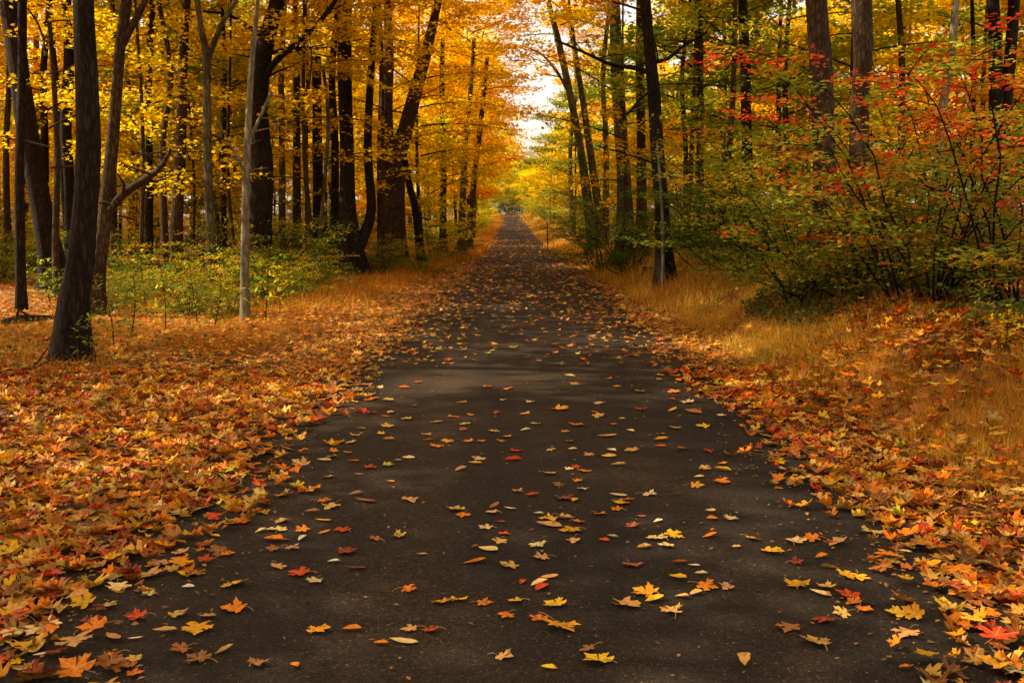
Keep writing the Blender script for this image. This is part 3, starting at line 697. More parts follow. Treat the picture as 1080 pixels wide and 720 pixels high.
traced('maple_tree', 'slender straight trunk with a reddish bark, left of the forked grey stem', 27,
       [[(196, 0, 9), (193, 80, 10), (190, 160, 11), (187, 230, 12), (184, 284, 15)]], 'brown', 14, 'topB', 'yellow', crown_z=8, rz=.1)
traced('maple_tree', 'thin grey stem forked in a Y near the top left', 21,
       [[(208, 0, 6), (213, 35, 7), (217, 62, 8), (219, 150, 8), (222, 230, 9), (224, 302, 11)], [(248, 0, 4), (234, 28, 5), (218, 62, 6)]], 'grey', 12, 'topA', 'lime', crown_z=6.5, rz=3.0, cs=.85)
traced('maple_tree', 'pale sunlit slim trunk standing before the large dark tree, leafy bush at its foot', 14.8,
       [[(272, 0, 4), (266, 60, 6), (262, 130, 7), (260, 210, 8), (259, 280, 9), (259, 338, 11)]], 'pale', 10, 'lowA', 'lime', crown_z=4.4, rz=1.0, cs=.9,
       limbs=[[(262, 150, 4), (276, 120, 3), (286, 96, 2)], [(261, 190, 3), (250, 165, 3), (240, 150, 2)]])
traced('oak_tree', 'large dark trunk with a long limb sweeping up right, behind the pale slim trunk', 24,
       [[(292, 0, 15), (279, 50, 19), (272, 110, 21), (276, 180, 22), (272, 240, 24), (268, 294, 32)]], 'dark', 17, 'topB', 'gold', crown_z=8, rz=2.2,
       limbs=[[(274, 95, 8), (288, 68, 7), (315, 44, 6), (338, 22, 5), (356, -2, 4)], [(282, 44, 5), (262, 28, 4), (240, 16, 3), (214, 12, 2)], [(278, 60, 5), (300, 52, 3), (330, 50, 2)]])
traced('maple_tree', 'dark trunk splitting low into two upright stems at the left roadside', 27,
       [[(365, 0, 13), (364, 80, 15), (366, 160, 15), (367, 230, 18), (374, 294, 28)], [(397, 0, 7), (391, 80, 8), (388, 160, 9), (391, 222, 10), (378, 262, 12)]], 'dark', 15, 'topA', 'orange', crown_z=8.5, rz=.6)
traced('maple_tree', 'dark trunk just left of the two-stemmed roadside tree, mostly hidden by leaves', 32,
       [[(334, 60, 9), (334, 130, 10), (336, 200, 12), (337, 280, 15)]], 'dark', 14, 'topB', 'gold', crown_z=6, rz=1.9)
traced('maple_tree', 'thin crooked grey stem leaning beside the two-stemmed roadside tree', 25,
       [[(341, 70, 3), (346, 130, 4), (342, 200, 4), (338, 250, 4), (335, 292, 5)]], 'grey', 9, 'lowB', 'gold', crown_z=4.2, rz=1.9)
traced('oak_tree', 'massive leaning trunk bending right over the road, left of the vanishing point', 36,
       [[(462, 2, 8), (448, 60, 13), (432, 120, 15), (418, 180, 18), (413, 262, 25)], [(408, 0, 8), (410, 60, 11), (408, 120, 13), (412, 190, 14)]], 'brown', 18, 'topA', 'gold', crown_z=9, rz=2.2)
traced('maple_tree', 'short dark leaning stem at the left roadside, foot to the right', 34,
       [[(427, 168, 6), (432, 195, 7), (439, 225, 8), (445, 268, 9)]], 'dark', 8, None)
traced('maple_tree', 'slim straight stem at the left roadside with bushes at its foot', 44,
       [[(500, 40, 4), (496, 100, 5), (490, 160, 6), (486, 262, 9)]], 'grey', 15, 'topB', 'orange', crown_z=7.5, rz=.5, cs=.9)
traced('maple_tree', 'slim dark stem leaning right, nearest the end of the road on its left', 52,
       [[(514, 60, 4), (508, 120, 5), (500, 190, 6), (493, 262, 9)]], 'brown', 15, 'topA', 'orange', crown_z=7.5, rz=1.5, cs=.9)
# right side
traced('oak_tree', 'grey-green twin trunks leaning left over the right side of the road', 40,
       [[(578, 2, 5), (590, 50, 7), (603, 110, 8), (614, 170, 9), (628, 252, 12)], [(600, 2, 3), (608, 60, 5), (617, 120, 7), (627, 190, 8), (636, 250, 10)]], 'green', 18, 'topB', 'gold', crown_z=8, rz=.5, cs=.85,
       limbs=[[(603, 105, 4), (590, 80, 3), (574, 60, 2), (560, 52, 1.5)]])
traced('oak_tree', 'straight mossy trunk between the leaning twin trunks and the brown one', 31,
       [[(648, 0, 10), (650, 60, 13), (654, 130, 14), (658, 190, 15), (660, 262, 20)]], 'green', 17, 'topA', 'gold', crown_z=10, rz=.5, cs=.9)
traced('oak_tree', 'straight reddish-brown trunk close beside the dark roadside oak', 28,
       [[(675, 0, 8), (675, 80, 9), (676, 160, 10), (677, 262, 13)]], 'brown', 15, 'topB', 'orange', crown_z=9, rz=2.5, cs=.8)
traced('oak_tree', 'dark roadside trunk with long dark limbs reaching left and right', 20,
       [[(681, 0, 11), (684, 45, 11), (690, 100, 13), (694, 170, 14), (699, 230, 15), (703, 282, 20)]], 'dark', 15, 'topA', 'orange', crown_z=5.2, rz=3.5, cs=.8,
       limbs=[[(690, 78, 6), (670, 72, 5), (645, 68, 4), (615, 55, 3), (585, 42, 2)], [(688, 66, 5), (704, 62, 4), (722, 48, 3), (746, 34, 2)],
              [(692, 92, 4), (676, 104, 3), (664, 118, 3), (655, 122, 2)], [(697, 176, 3), (678, 168, 2.5), (652, 160, 2), (630, 154, 1.5)]])
traced('maple_tree', 'thin pale stem leaning against the foot of the dark roadside oak', 19,
       [[(693, 150, 2), (697, 200, 2.6), (699, 240, 3.2), (700, 282, 4)]], 'pale', 7, None)
traced('oak_tree', 'slim dark trunk standing alone between the roadside oak and the thick brown trunk', 22,
       [[(784, 0, 9), (786, 60, 11), (787, 120, 11), (789, 190, 12), (790, 282, 14)]], 'dark', 15, 'topB', 'gold', crown_z=8, rz=1.2, cs=.8)
traced('oak_tree', 'thick brown ridged trunk rising out of the red shrub, left of its grey twin', 14.5,
       [[(862, 0, 21), (866, 70, 22), (868, 140, 22), (870, 220, 24), (872, 318, 30)]], 'brown', 18, 'topA', 'gold', crown_z=7.5, rz=.3, cs=.95)
traced('oak_tree', 'thick ridged trunk right of the other thick one, foot behind the red shrub', 15.5,
       [[(910, 0, 20), (910, 60, 19), (908, 120, 19), (905, 220, 21), (902, 312, 26)]], 'brown', 18, 'topB', 'gold', crown_z=8, rz=2.3, cs=.95)
traced('maple_tree', 'thin pale stem leaning right above the red shrub', 20,
       [[(1009, 0, 7), (1003, 45, 8), (996, 100, 9), (990, 180, 10), (985, 282, 12)]], 'pale', 14, 'topA', 'gold', crown_z=8, rz=5.3, cs=.7)
traced('oak_tree', 'pair of dark trunks at the upper right corner behind the red shrub', 21,
       [[(1046, 0, 12), (1050, 60, 13), (1050, 120, 14), (1046, 280, 18)], [(1068, 0, 12), (1064, 60, 12), (1060, 120, 12), (1052, 240, 13)]], 'dark', 16, 'topB', 'orange', crown_z=8, rz=4.3, cs=.9)

BG = [(157, 28, 9, 'dark', -3, 'near-black trunk between the slim forked brown trunk and the slender reddish one'),
      (176, 26, 8, 'dark', 9, 'dark stem leaning left against the slender reddish trunk'),
      (236, 29, 6, 'dark', 2, 'thin dark trunk between the forked grey stem and the pale slim trunk'),
      (297, 30, 8, 'grey', -2, 'straight greyish trunk right of the large dark tree'),
      (313, 33, 9, 'brown', 1, 'brown trunk midway between the large dark tree and the two-stemmed one'),
      (324, 28, 4, 'dark', 2, 'very thin dark stem left of the hidden dark trunk'),
      (352, 30, 9, 'dark', -5, 'dark trunk tucked behind the left side of the two-stemmed roadside tree'),
      (402, 38, 8, 'dark', 3, 'dark trunk in the gap between the two-stemmed tree and the massive leaning trunk'),
      (467, 46, 7, 'dark', -2, 'dark trunk just right of the massive leaning trunk'),
      (8, 31, 7, 'brown', 4, 'thin brown trunk cut by the left edge of the picture'),
      (46, 34, 9, 'dark', -4, 'far dark trunk seen between the leaning trunk and the pair of black stems'),
      (121, 30, 7, 'dark', 3, 'dark trunk seen through the fork of the slim brown trunk'),
      (738, 25, 9, 'brown', 1, 'orange-brown trunk right of the dark roadside oak'),
      (722, 29, 6, 'dark', -6, 'thin dark trunk close on the right of the dark roadside oak'),
      (764, 30, 5, 'grey', 2, 'thin grey trunk just left of the slim lone dark one'),
      (829, 26, 7, 'brown', -3, 'thin brown trunk left of the thick ridged pair'),
      (951, 24, 9, 'brown', 4, 'brown trunk between the thick ridged pair and the thin pale leaning stem'),
      (638, 38, 7, 'green', -5, 'thin mossy trunk close behind the leaning twin trunks'),
      (1028, 27, 6, 'dark', 3, 'thin dark trunk between the pale leaning stem and the corner pair'),
      (604, 66, 5, 'dark', 9, 'small dark leaning trunk behind the white sign at the right roadside')]
for i, (px, y, w, bk, dx, lb) in enumerate(BG):
    by = 300 if y < 30 else 275
    traced('forest_tree', lb, y, [[(px - dx, 2, w * .6), (px + dx * .4, 80, w * .75), (px - dx * .3, 160, w * .85), (px, by, w * 1.1)]], 'brown' if (bk == 'dark' and i % 2) else bk, 13 + i % 4, ['topA', 'topB'][i % 2], ['gold', 'yellow', 'gold', 'orange'][i % 4], crown_z=8.5, rz=i * 1.3, cs=.8)
# ------------------------------------------------------------------ the wood
HERO = [(o.location.x, o.location.y) for o in col.objects if o.type == 'EMPTY']
q = np.random.default_rng(21)
def visible(x, y): return y > 1 and abs(x) < .53 * y + 2
placed = list(HERO)
def side_of(x): return 'left' if x < 0 else 'right'
def wood(n, kind, crowns, y0, y1, umin, mind, nearL, nearR, sfun, barks, cat, namek, lab, grp, width=.56):
    k = 0; tries = 0
    while k < n and tries < 20000:
        tries += 1
        y = y0 + (y1 - y0) * q.uniform() ** 1.25; x = q.uniform(-1, 1) * (width * y + 7)
        u = x - float(xr(y))
        if (abs(u) < umin if umin > 0 else abs(u) < 3.0 and y < 215) or (x < 0 and y < nearL) or (x > 0 and y < nearR): continue
        md = mind * (1 + y / 90)
        if any((x - a) ** 2 + (y - b) ** 2 < md * md for a, b in placed): continue
        if x > 0 and y < 200 and kind != 'low' and q.uniform() < (.6 if kind == 'tall' else .3): continue
        if 0 < x < 12 and 60 < y < 200 and kind == 'tall': continue
        if x < 0 and 34 < y < 75 and x > -18 and kind == 'tall' and q.uniform() < .5: continue
        placed.append((x, y)); k += 1
        if x < 0: pal = q.choice(['gold', 'yellow', 'orange', 'lime'], p=[.42, .30, .16, .12])
        else: pal = q.choice(['gold', 'yellow', 'orange', 'lime', 'green'], p=[.34, .28, .12, .21, .05])
        if kind == 'tall': pal = q.choice(['gold', 'yellow', 'orange'], p=[.5, .3, .2])
        band = 'deep in' if y > 60 else 'inside'
        cn = {'gold': 'golden', 'yellow': 'yellow', 'orange': 'orange', 'lime': 'yellow-green', 'green': 'green'}[str(pal)]
        s = sfun(q)
        tree(namek, lab.format(c=cn, b=band, s=side_of(x)), cat, f'{cn} {grp} {band} the {side_of(x)} wood', x, y, kind, str(q.choice(crowns)), str(pal), str(q.choice(barks)), q.uniform(0, 6.28), s, q.uniform(.9, 1.15))
wood(95, 'tall', ['tallA', 'tallB', 'tallC'], 24, 150, 5.0, 2.7, 30, 24, lambda q: q.uniform(.8, 1.25), ['dark', 'dark', 'brown', 'green', 'grey'], 'tree', 'forest_tree',
     'tall {c} tree on a bare dark trunk {b} the wood on the {s}', 'tall trees')
wood(165, 'mid', ['midA', 'midB', 'midC'], 24, 165, 3.6, 1.9, 30, 22, lambda q: q.uniform(.7, 1.15), ['dark', 'brown', 'grey'], 'tree', 'young_maple_tree',
     'young {c} maple on a slim stem {b} the wood on the {s}', 'young maples')
wood(46, 'low', ['lowA', 'lowB'], 24, 60, 3.4, 1.6, 24, 18, lambda q: q.uniform(.8, 1.4), ['dark', 'brown'], 'tree', 'maple_sapling',
     'low {c} maple sapling among the trunks {b} the wood on the {s}', 'maple saplings')
for i, (x, y, c, pl, s) in enumerate([(-4.6, 82, 'midA', 'gold', 1.5), (-4.4, 100, 'midB', 'orange', 1.9), (-5.0, 122, 'midC', 'gold', 2.1), (-5.2, 150, 'midA', 'yellow', 2.3),
                                      (7.5, 88, 'midC', 'gold', 1.4), (8.2, 112, 'midA', 'yellow', 1.4), (9.5, 140, 'midB', 'gold', 1.6), (8.5, 168, 'midC', 'yellow', 1.3), (-5.2, 176, 'midB', 'gold', 2.3)]):
    placed.append((x, y)); cn = dict(gold='golden', orange='orange', yellow='yellow')[pl]
    tree('maple_tree', f'large {cn} maple leaning its crown over the far stretch of road on the {side_of(x)}', 'tree', f'{cn} maples over the far road on the {side_of(x)}', x, y, 'mid', c, pl, 'dark', x + y, s)
wood(24, 'low', ['lowA', 'lowB'], 192, 225, 0.0, 1.2, 30, 22, lambda q: q.uniform(1.8, 3.0), ['dark', 'brown'], 'tree', 'maple_sapling',
     'low {c} maple closing the view at the end of the road, {s} part', 'low maples past the road end', .03)
wood(22, 'mid', ['midA', 'midB', 'midC'], 228, 262, 0.0, 2.0, 30, 22, lambda q: q.uniform(1.1, 1.6), ['dark', 'brown', 'grey'], 'tree', 'young_maple_tree',
     '{c} maple closing the view beyond the end of the road, {s} part', 'maples past the road end', .07)
# the wood's trees either side of and behind the viewer
for (x, y, c, k) in [(-9.5, 3.5, 'tallB', 'tall'), (-12, 7.5, 'tallC', 'tall'), (-7, -2, 'tallC', 'tall'), (-14, 1, 'tallA', 'tall'), (-12, -8, 'tallA', 'tall'),
                     (8, 1, 'tallA', 'tall'), (9, -6, 'tallB', 'tall'), (-20, 13, 'tallA', 'tall')]:
    tree('forest_tree', 'tall golden tree beside and behind the viewer, out of the picture', 'tree', 'trees beside the viewer', x, y, k, c, 'gold', 'dark', x * 1.7 + y)

# ------------------------------------------------------------------ shrubs, saplings
def shrub_variant(seed, R_, H_, nst, nsp, nl, ls):
    q = np.random.default_rng(seed); br = Acc(); lf = Acc(); C = []
    for i in range(nst):
        az = i * 2.4 + q.normal(0, .3); Ln = R_ * q.uniform(.55, 1.1); hh = H_ * (q.uniform(.55, 1.05) if i % 3 else q.uniform(.2, .5))
        s = np.linspace(0, 1, 9)
        r = .25 * R_ * (i % 5) / 5 + Ln * s ** (1.3 if i % 3 else .9); P = np.column_stack([np.cos(az + .3 * s) * r, np.sin(az + .3 * s) * r, hh * np.sin(s * 1.75) / math.sin(1.75) * .98])
        P[1:] += q.normal(0, .03, (8, 3)); tube(br, P, np.linspace(.012, .002, 9), 5)
        for k in range(nsp):
            t = .10 + .90 * (k + q.uniform()) / nsp; c = np.array([np.interp(t, s, P[:, j]) for j in range(3)])
            a2 = az + q.choice([-1, 1]) * q.uniform(.6, 1.6); L2 = q.uniform(.2, .6) * R_ * .5
            c2 = c + [math.cos(a2) * L2, math.sin(a2) * L2, q.normal(.03, .06)]
            tube(br, np.array([c, (c + c2) / 2 + [0, 0, .03], c2]), np.array([.006, .004, .0015]), 3)
            for w in np.linspace(.25, 1.05, 5): C.append(c + (c2 - c) * w)
    C = np.array(C); n = len(C) * nl; idx = np.repeat(np.arange(len(C)), nl)
    pos = C[idx] + q.normal(0, 1, (n, 3)) * [.12, .12, .028]
    pos[:, 2] = np.maximum(pos[:, 2], .03)
    hue = np.clip(1.02 - pos[:, 2] / H_ * .70 + q.normal(0, .13, n) + q.normal(0, .24, len(C) // 5 + 1)[idx // 5], 0, 1)
    scatter(lf, kite, pos, rotmats(n, q, .38), ls * q.uniform(.5, 1.5, n), rnd=hue)
    return br.mesh('stems', True), lf.mesh('foliage')
SV = [shrub_variant(1, 1.9, 2.3, 22, 8, 9, .052), shrub_variant(2, 1.7, 2.0, 22, 8, 9, .052), shrub_variant(3, 1.5, 1.5, 20, 7, 8, .048)]
def shrub(name, label, x, y, v, pal, s, rz, group=None, sz=1.0, cat='shrub'):
    e = bpy.data.objects.new(name, None); col.objects.link(e); e.location = (x, y, float(g(x, y)) - .02); e.rotation_euler = (0, 0, rz); e.scale = (s, s, s * sz); e.empty_display_size = .2
    tag(e, label, cat, group); b, l = SV[v]
    link('stems', b, parent=e, mat=BARK['dark']); link('foliage', l, parent=e, mat=leafmat(pal)); return e
def spot(px, y): return at(px, 300, y)[0]
for px, y, v, pal, s, rz, lb in [
    (985, 9.6, 0, 'red', 1.0, .3, 'wide arching shrub turning scarlet on top, standing on the right bank'),
    (1075, 9.0, 1, 'red', 1.05, 2.0, 'red and green shrub cut by the right edge of the picture'),
    (905, 11.0, 1, 'red', 1.0, 4.0, 'reddish shrub in front of the two thick ridged trunks'),
    (848, 11.8, 2, 'green', 1.05, 5.0, 'low dark green bush at the left end of the red shrubs'),
    (800, 16.5, 1, 'green', 1.15, .9, 'green bush in front of the slim lone dark trunk'),
    (752, 19.0, 0, 'green', 1.0, 3.9, 'green shrub just right of the dark roadside oak'),
    (735, 24.0, 1, 'lime', 1.2, 1.9, 'yellow-green shrub behind the dark roadside oak'),
    (668, 25.0, 2, 'green', 1.25, 2.9, 'dark green bush at the foot of the straight mossy trunk'),
    (640, 30.0, 1, 'green', 1.2, .2, 'green shrub at the foot of the leaning twin trunks'),
    (630, 42.0, 0, 'lime', 1.1, 2.2, 'yellow-green roadside shrub left of the leaning twin trunks'),
    (634, 58.0, 0, 'green', 1.0, 1.2, 'green roadside shrub near the small white sign'),
    (835, 19.5, 0, 'lime', 1.0, 3.2, 'yellow-green shrub behind the left thick ridged trunk'),
    (1010, 18.0, 0, 'lime', 1.4, 1.2, 'tall yellow-green shrub under the thin pale leaning stem'),
    (300, 21.0, 2, 'green', 1.0, 1.2, 'dark green bush right of the large dark trunk'),
    (130, 20.0, 2, 'green', .6, .2, 'dark green bush behind the slim forked brown trunk'),
    (410, 33.0, 2, 'lime', .8, 2.2, 'bushy yellow-green shrub right of the two-stemmed roadside tree'),
    (465, 42.0, 2, 'green', 1.2, 4.2, 'green bush at the left roadside before the slim straight stem'),
    (445, 30.0, 2, 'lime', .7, 3.2, 'small yellow-green bush on the left verge by the leaning dark stem'),
    (235, 23.0, 2, 'green', .7, 3.0, 'green bush under the forked grey stem'),
    (150, 18.5, 2, 'lime', .45, 3.0, 'small yellow-green bush behind the seedlings by the forked brown trunk'),
    (122, 16.8, 2, 'green', .5, 2.1, 'small dark green bush touching the forked brown trunk on its right'),
    (178, 19.0, 2, 'green', .75, 4.4, 'dark green bush under the slender reddish trunk'),
    (198, 16.0, 2, 'green', .5, 5.2, 'ragged dark green bush among the seedlings left of the pale slim trunk'),
    (225, 18.5, 2, 'gold', .6, .6, 'golden bush seen between the forked grey stem and the pale slim trunk'),
    (243, 15.6, 2, 'green', .38, 1.6, 'little dark bush right against the pale slim trunk'),
    (308, 20.0, 2, 'yellow', .55, 2.8, 'pale yellow bush right of the large dark trunk'),
    (325, 22.5, 2, 'lime', .6, 3.8, 'yellow-green bush in front of the crooked grey stem'),
    (395, 29.0, 2, 'green', .6, 4.8, 'dark green bush at the right foot of the two-stemmed roadside tree'),
    (60, 19.5, 2, 'green', .4, 5.8, 'little dark bush between the leaning trunk and the thick bowed one'),
    (285, 18.0, 2, 'green', .6, 4.0, 'low dark bush behind the bright leafy sapling'),
    (340, 29.0, 2, 'green', .7, 5.0, 'dark bush around the foot of the hidden dark trunk'),
    (40, 30.0, 2, 'green', 1.0, 5.5, 'dark bush far behind the thin near-black trunk'),
    (5, 25.0, 2, 'lime', .8, 2.5, 'yellow-green bush cut by the left edge of the picture'),
    (95, 27.0, 2, 'green', .9, .5, 'dark bush behind the pair of close black stems')]:
    shrub('shrub', lb, spot(px, y), y, v, pal, s, rz)
q = np.random.default_rng(33)
k = 0
while k < 60:
    y = q.uniform(22, 110); x = q.uniform(-1, 1) * (.55 * y + 3)
    if abs(x - float(xr(y))) < 4.8 or (x < 0 and y < 26): continue
    k += 1; pal = str(q.choice(['green', 'lime', 'yellow'], p=[.4, .35, .25] if x > 0 else [.2, .35, .45]))
    cn = {'green': 'green', 'lime': 'yellow-green', 'yellow': 'yellow'}[pal]
    shrub('shrub', f'{cn} undergrowth shrub among the trees in the wood on the {side_of(x)}', x, y, int(q.integers(3)), pal, q.uniform(.8, 1.5), q.uniform(0, 6), f'{cn} undergrowth shrubs in the {side_of(x)} wood')
k = 0
while k < 46:
    y = q.uniform(46, 190); x = float(xr(y)) + q.choice([-1, 1]) * q.uniform(3.3, 6.5)
    if x > 0 and y < 62: continue
    k += 1; pal = str(q.choice(['lime', 'yellow', 'green', 'gold'], p=[.4, .25, .2, .15])); cn = {'lime': 'yellow-green', 'yellow': 'yellow', 'green': 'green', 'gold': 'golden'}[pal]
    shrub('shrub', f'{cn} bush tight against the far stretch of road on its {side_of(x)} verge', x, y, int(q.integers(3)), pal, q.uniform(.75, 1.15), q.uniform(0, 6), f'{cn} bushes along the far {side_of(x)} verge')
k = 0
while k < 44:
    y = q.uniform(188, 226); x = q.uniform(-24, 24)
    if abs(x - float(xr(y))) < 4.2: continue
    k += 1; pal = str(q.choice(['lime', 'yellow', 'gold']))
    shrub('shrub', 'sunlit bush in the thicket closing off the far end of the road', x, y, int(q.integers(3)), pal, q.uniform(1.6, 2.8), q.uniform(0, 6), 'bushes at the far end of the road', 1.3)
for i, x in enumerate(np.arange(-16, 16, 1.5)):
    for y in (207, 214, 222, 235, 250, 265):
        if abs(x - float(xr(y))) > 3.4 and abs(x - float(xr(y - 4))) > 3.4: break
    shrub('shrub', 'sunlit bush in the thicket closing off the far end of the road', x, y, i % 3, ['yellow', 'lime', 'yellow', 'gold'][i % 4], .95, x, 'bushes at the far end of the road', 1.6)
# saplings: a wand with broad leaves
def sapling_variant(seed, H_, nb, ls, nl):
    q = np.random.default_rng(seed); br = Acc(); lf = Acc(); pos = []
    s = np.linspace(0, 1, 8); P = np.column_stack([.06 * np.sin(s * 3 + seed), .06 * np.cos(s * 2 + seed), H_ * s]); tube(br, P, np.linspace(.009, .003, 8), 5)
    for i in range(nb):
        t = .2 + .78 * i / nb; c = np.array([np.interp(t, s, P[:, j]) for j in range(3)]); az = i * 2.4; L_ = H_ * .42 * (1.1 - .6 * t) * q.uniform(.7, 1.1)
        e_ = c + [math.cos(az) * L_, math.sin(az) * L_, L_ * .35 * q.uniform(.2, 1.2)]
        tube(br, np.array([c, (c + e_) / 2 + [0, 0, .02], e_]), np.array([.004, .003, .001]), 3)
        for w in np.linspace(.2, 1.05, nl): pos.append(c + (e_ - c) * w + q.normal(0, .025, 3))
    pos = np.array(pos); n = len(pos); V, Fc, v = T_OV[seed % 6]
    V = V * [.9, 1, .5]
    scatter(lf, (V, Fc, v), pos, rotmats(n, q, .55), ls * q.uniform(.7, 1.2, n), rnd=q.uniform(.2, .8, n)); return br.mesh('stems', True), lf.mesh('foliage')
SV += [sapling_variant(1, 1.05, 16, .085, 7), sapling_variant(2, .75, 14, .075, 6), sapling_variant(5, 1.5, 22, .085, 7)]
for px, y, v, pal, s, rz, lb in [
    (112, 11.2, 3, 'green', .85, .3, 'leafy green seedling right of the thick bowed trunk'),
    (135, 12.5, 4, 'green', 1.1, 2.3, 'small green seedling among the leaves behind the thick bowed trunk'),
    (92, 9.6, 4, 'green', .8, 1.3, 'tiny green seedling in front of the thick bowed trunk'),
    (170, 13.0, 3, 'lime', .9, 1.0, 'yellow-green seedling between the bowed trunk and the pale slim trunk'),
    (150, 15.5, 5, 'lime', .75, 4.0, 'tall yellow-green sapling behind the seedlings on the left'),
    (205, 14.0, 3, 'green', 1.0, 5.0, 'dark green sapling left of the pale slim trunk'),
    (228, 13.2, 4, 'lime', 1.0, 3.4, 'short yellow-green seedling just left of the pale slim trunk'),
    (190, 17.5, 5, 'green', .8, .4, 'bushy green sapling under the slender reddish trunk'),
    (240, 17.0, 5, 'lime', .75, 3.0, 'arching yellow-green sapling behind the pale slim trunk'),
    (280, 14.6, 3, 'lime', 1.0, 1.7, 'bright leafy sapling touching the pale slim trunk on its right'),
    (292, 15.6, 3, 'yellow', .8, 0.7, 'pale yellow sapling right of the pale slim trunk'),
    (320, 18.5, 3, 'lime', .8, 2.7, 'low yellow-green plant left of the two-stemmed roadside tree'),
    (105, 7.4, 4, 'green', .28, .7, 'tiny green seedling alone in the left leaf litter'),
    (30, 6.6, 4, 'green', .22, 2.7, 'low green tuft in the litter at the left edge'),
    (1060, 6.9, 4, 'yellow', .5, 1.2, 'bright yellow-leaved plant on the bank at the right edge'),
    (1035, 7.6, 4, 'green', .5, 3.2, 'small dark green plant beside the bright yellow one'),
    (860, 8.3, 4, 'lime', .32, .2, 'small yellow-green tuft at the foot of the right bank'),
    (50, 18.0, 3, 'lime', .9, 5.2, 'faint green sapling beneath the leaning trunk at the left edge')]:
    shrub('sapling', lb, spot(px, y), y, v, pal, s, rz, cat='sapling')

# near hanging leaves and understory at the top of the view
for px, y, c, pal, s, rz, lb, cat in [
    (60, 20, 'airyA', 'gold', .9, .5, 'airy golden young maple behind the leaning trunk at the left edge', 'tree'),
    (150, 24, 'airyB', 'yellow', .95, 1.5, 'airy yellow young maple behind the forked brown trunk', 'tree'),
    (330, 24.5, 'airyA', 'gold', .9, 3.5, 'airy golden young maple right of the large dark trunk', 'tree'),
    (250, 27, 'airyB', 'orange', 1.0, 2.5, 'airy orange young maple behind the pale slim trunk', 'tree'),
    (405, 31, 'airyA', 'gold', .9, 4.5, 'airy golden young maple beside the two-stemmed roadside tree', 'tree'),
    (760, 21, 'airyB', 'lime', .9, 5.5, 'airy yellow-green young maple by the slim lone dark trunk', 'tree'),
    (900, 20, 'airyA', 'lime', .9, 2.2, 'airy yellow-green young maple behind the second thick ridged trunk', 'tree'),
    (655, 27, 'airyA', 'orange', .9, 2.2, 'airy orange young maple between the straight mossy trunk and the road', 'tree'),
    (205, 30, 'midA', 'lime', .95, .5, 'yellow-green young maple with light leaves behind the forked grey stem', 'tree'),
    (240, 38, 'midB', 'lime', 1.1, 2.5, 'pale green young maple further back left of the large dark trunk', 'tree'),
    (725, 25, 'midC', 'lime', .9, 4.5, 'yellow-green young maple right of the dark roadside oak', 'tree'),
    (820, 27, 'midA', 'lime', 1.0, 1.5, 'yellow-green young maple behind the thick ridged trunks', 'tree'),
    (605, 62, 'midA', 'green', .9, .5, 'green young maple overhanging the road beyond the leaning twin trunks', 'tree'),
    (470, 58, 'midB', 'orange', 1.2, 2.5, 'orange young maple overhanging the left side of the road', 'tree'),
    (500, 72, 'midA', 'orange', 1.3, 5.5, 'bright orange maple arching over the road further down', 'tree'),
    (445, 40, 'midC', 'gold', 1.1, 3.5, 'golden young maple behind the massive leaning trunk', 'tree')]:
    tree('young_maple_tree', lb, cat, None, spot(px, y), y, 'mid', c, pal, 'brown', rz, s)

# ------------------------------------------------------------------ small things
def post_sign():
    y = 56.0; p = at(577.5, 250, y); x = p[0]; z = float(g(x, y)); e = bpy.data.objects.new('sign_post', None); col.objects.link(e); e.location = (x, y, z)
    tag(e, 'small blank white sign on a thin dark post at the right roadside', 'sign')
    h = at(577.5, 231, y)[2] - z
    a = Acc(); tube(a, np.array([[0, 0, -.1], [0, 0, h * .5], [0, 0, h]]), np.array([.035, .035, .035]), 6); link('post', a.mesh('post', True), parent=e, mat=plain('weathered_post', (.09, .07, .05), .8))
    w, hh, t = .09, .14, .012; c = h - .13
    V = np.array([(sx * w, -.045 + sy * t, c + sz * hh) for sx in (-1, 1) for sy in (-1, 1) for sz in (-1, 1)])
    a = Acc(); a.add(V, [[0, 1, 3, 2], [4, 6, 7, 5], [0, 4, 5, 1], [2, 3, 7, 6], [0, 2, 6, 4], [1, 5, 7, 3]])
    link('sign_panel', a.mesh('sign_panel'), parent=e, mat=plain('white_paint', (.8, .79, .76), .4))
post_sign()
def fallen(name, label, P, r, bark, cat='branch'):
    P, W = smooth_path(P, r, 18); a = Acc(); tube(a, P, W, 9, rough=.08)
    qq = np.random.default_rng(int(abs(P[0][0] * 10)))
    for k in range(4, 16, 4):
        d = qq.normal(0, 1, 3); d[2] = abs(d[2]); d /= np.linalg.norm(d)
        L9 = min(.3, W[k] * 12); tube(a, np.array([P[k], P[k] + d * L9 * .5, P[k] + d * L9 + [0, 0, L9 * .1]]), np.array([W[k] * .4, W[k] * .3, W[k] * .1]), 5)
    o = link(name, a.mesh(name, True), mat=BARK[bark]); tag(o, label, cat)
def gp(px, py, dz=0): p = ground_hit(px, py); return np.array([p[0], p[1], float(g(p[0], p[1])) + dz])
fallen('fallen_branch', 'dark fallen branch lying left of the thick bowed trunk', [gp(2, 345, .06), gp(25, 343, .10), gp(52, 341, .07), gp(72, 338, .03)], [.05, .055, .05, .03], 'dark')
fallen('fallen_branch', 'short dark branch in the litter before the thick bowed trunk', [gp(14, 400, .03), gp(26, 397, .05), gp(40, 394, .03)], [.02, .035, .02], 'dark')
fallen('fallen_branch', 'thin dark fallen limb slanting down beside the two-stemmed roadside tree', [gp(372, 300, .05), gp(350, 292, .35), gp(324, 284, .75)], [.035, .03, .015], 'dark')
fallen('fallen_branch', 'small stick lying near the stump at the foot of the roadside oak', [gp(700, 287, .03), gp(712, 290, .06), gp(722, 292, .03)], [.03, .035, .02], 'dark')
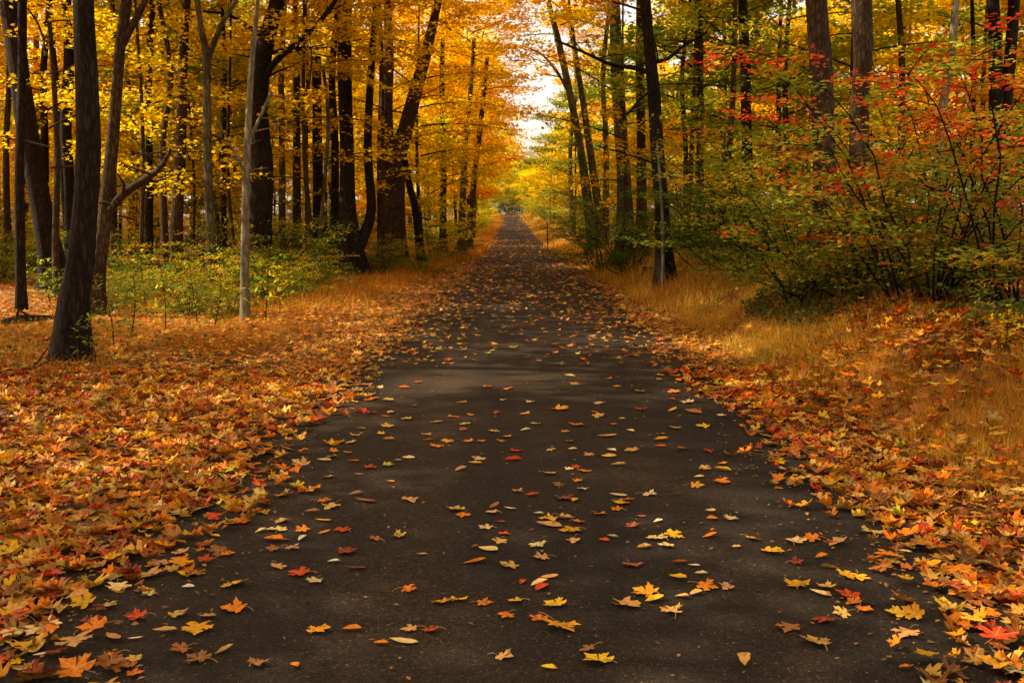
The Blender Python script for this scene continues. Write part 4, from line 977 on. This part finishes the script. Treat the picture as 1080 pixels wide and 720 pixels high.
fallen('fallen_twig', 'thin brown twig on the dark asphalt near the bottom centre', [gp(470, 692, .03), gp(490, 683, .035), (gp(516, 676, .03))], [.0012, .0016, .001], 'brown', 'twig')
fallen('fallen_twig', 'thin forked twig lying in the leaves at the lower right', [gp(985, 560, .05), gp(1010, 548, .07), gp(1040, 552, .05)], [.004, .005, .003], 'brown', 'twig')
fallen('fallen_twig', 'thin grey twig lying in the leaves at the lower left', [gp(40, 560, .05), gp(75, 548, .07), gp(112, 552, .05)], [.004, .005, .003], 'grey', 'twig')
def stump(px, py, r, h, label, name='tree_stump', cat='stump'):
    p = gp(px, py); a = Acc(); qq = np.random.default_rng(int(px))
    P = np.array([[0, 0, -.1], [0, 0, 0], [0, 0, h * .5], [.01, 0, h * .97], [.01, 0, h], [.01, 0, h + .004]]); tube(a, P, np.array([r * 1.35, r * 1.25, r * 1.02, r, r * .85, .002]), 12, rough=.07, r_=qq)
    o = link(name, a.mesh(name, True), mat=BARK['dark'], loc=tuple(p)); tag(o, label, cat)
stump(683, 289, .11, .16, 'small dark stump in the grass at the foot of the roadside oak')
stump(578, 256, .22, .28, 'dark stump in the grass below the small white sign')

# ------------------------------------------------------------------ light
SUN_EL, SUN_AZ = R(42), math.atan2(-.97, .16)     # azimuth from +y towards +x
sd = bpy.data.lights.new('sun', 'SUN'); sd.energy = 5.0; sd.angle = R(.6); sd.color = (1, .90, .74)
so = bpy.data.objects.new('sun', sd); col.objects.link(so); so.location = (-20, 20, 30)
tosun = Vector((math.sin(SUN_AZ) * math.cos(SUN_EL), math.cos(SUN_AZ) * math.cos(SUN_EL), math.sin(SUN_EL)))
so.rotation_euler = tosun.to_track_quat('Z', 'Y').to_euler()
w = bpy.data.worlds.new('World'); sc.world = w; w.use_nodes = True; nt = w.node_tree
bg = nt.nodes['Background']; sky = nt.nodes.new('ShaderNodeTexSky'); sky.sky_type = 'NISHITA'; sky.sun_disc = False
sky.sun_elevation = SUN_EL; sky.sun_rotation = SUN_AZ; sky.dust_density = 3.0; sky.air_density = 1.0
cl = nt.nodes.new('ShaderNodeTexNoise'); cl.inputs['Scale'].default_value = 2.2; cl.inputs['Detail'].default_value = 5
tcw = nt.nodes.new('ShaderNodeTexCoord'); nt.links.new(tcw.outputs['Generated'], cl.inputs['Vector'])
cr = ramp(nt, [(.35, (.25, .25, .25)), (.6, (.6, .6, .6))]); nt.links.new(cl.outputs['Fac'], cr.inputs[0])
cm = nt.nodes.new('ShaderNodeMix'); cm.data_type = 'RGBA'; nt.links.new(cr.outputs[0], cm.inputs[0]); nt.links.new(sky.outputs[0], cm.inputs[6]); cm.inputs[7].default_value = (7.5, 7.3, 6.9, 1)   # thin bright cloud
nt.links.new(cm.outputs[2], bg.inputs[0]); bg.inputs[1].default_value = .13
sc.view_settings.view_transform = 'Standard'; sc.view_settings.look = 'None'; sc.view_settings.gamma = 1; sc.view_settings.use_curve_mapping = False
sc.view_settings.exposure = 1.0
sc.view_settings.use_white_balance = True; sc.view_settings.white_balance_temperature = 8200; sc.view_settings.white_balance_tint = 12
sc.cycles.max_bounces = 7; sc.cycles.diffuse_bounces = 4; sc.cycles.transmission_bounces = 4; sc.cycles.glossy_bounces = 2
sc.cycles.use_denoising = True
sc.render.film_transparent = False
bpy.context.view_layer.update()
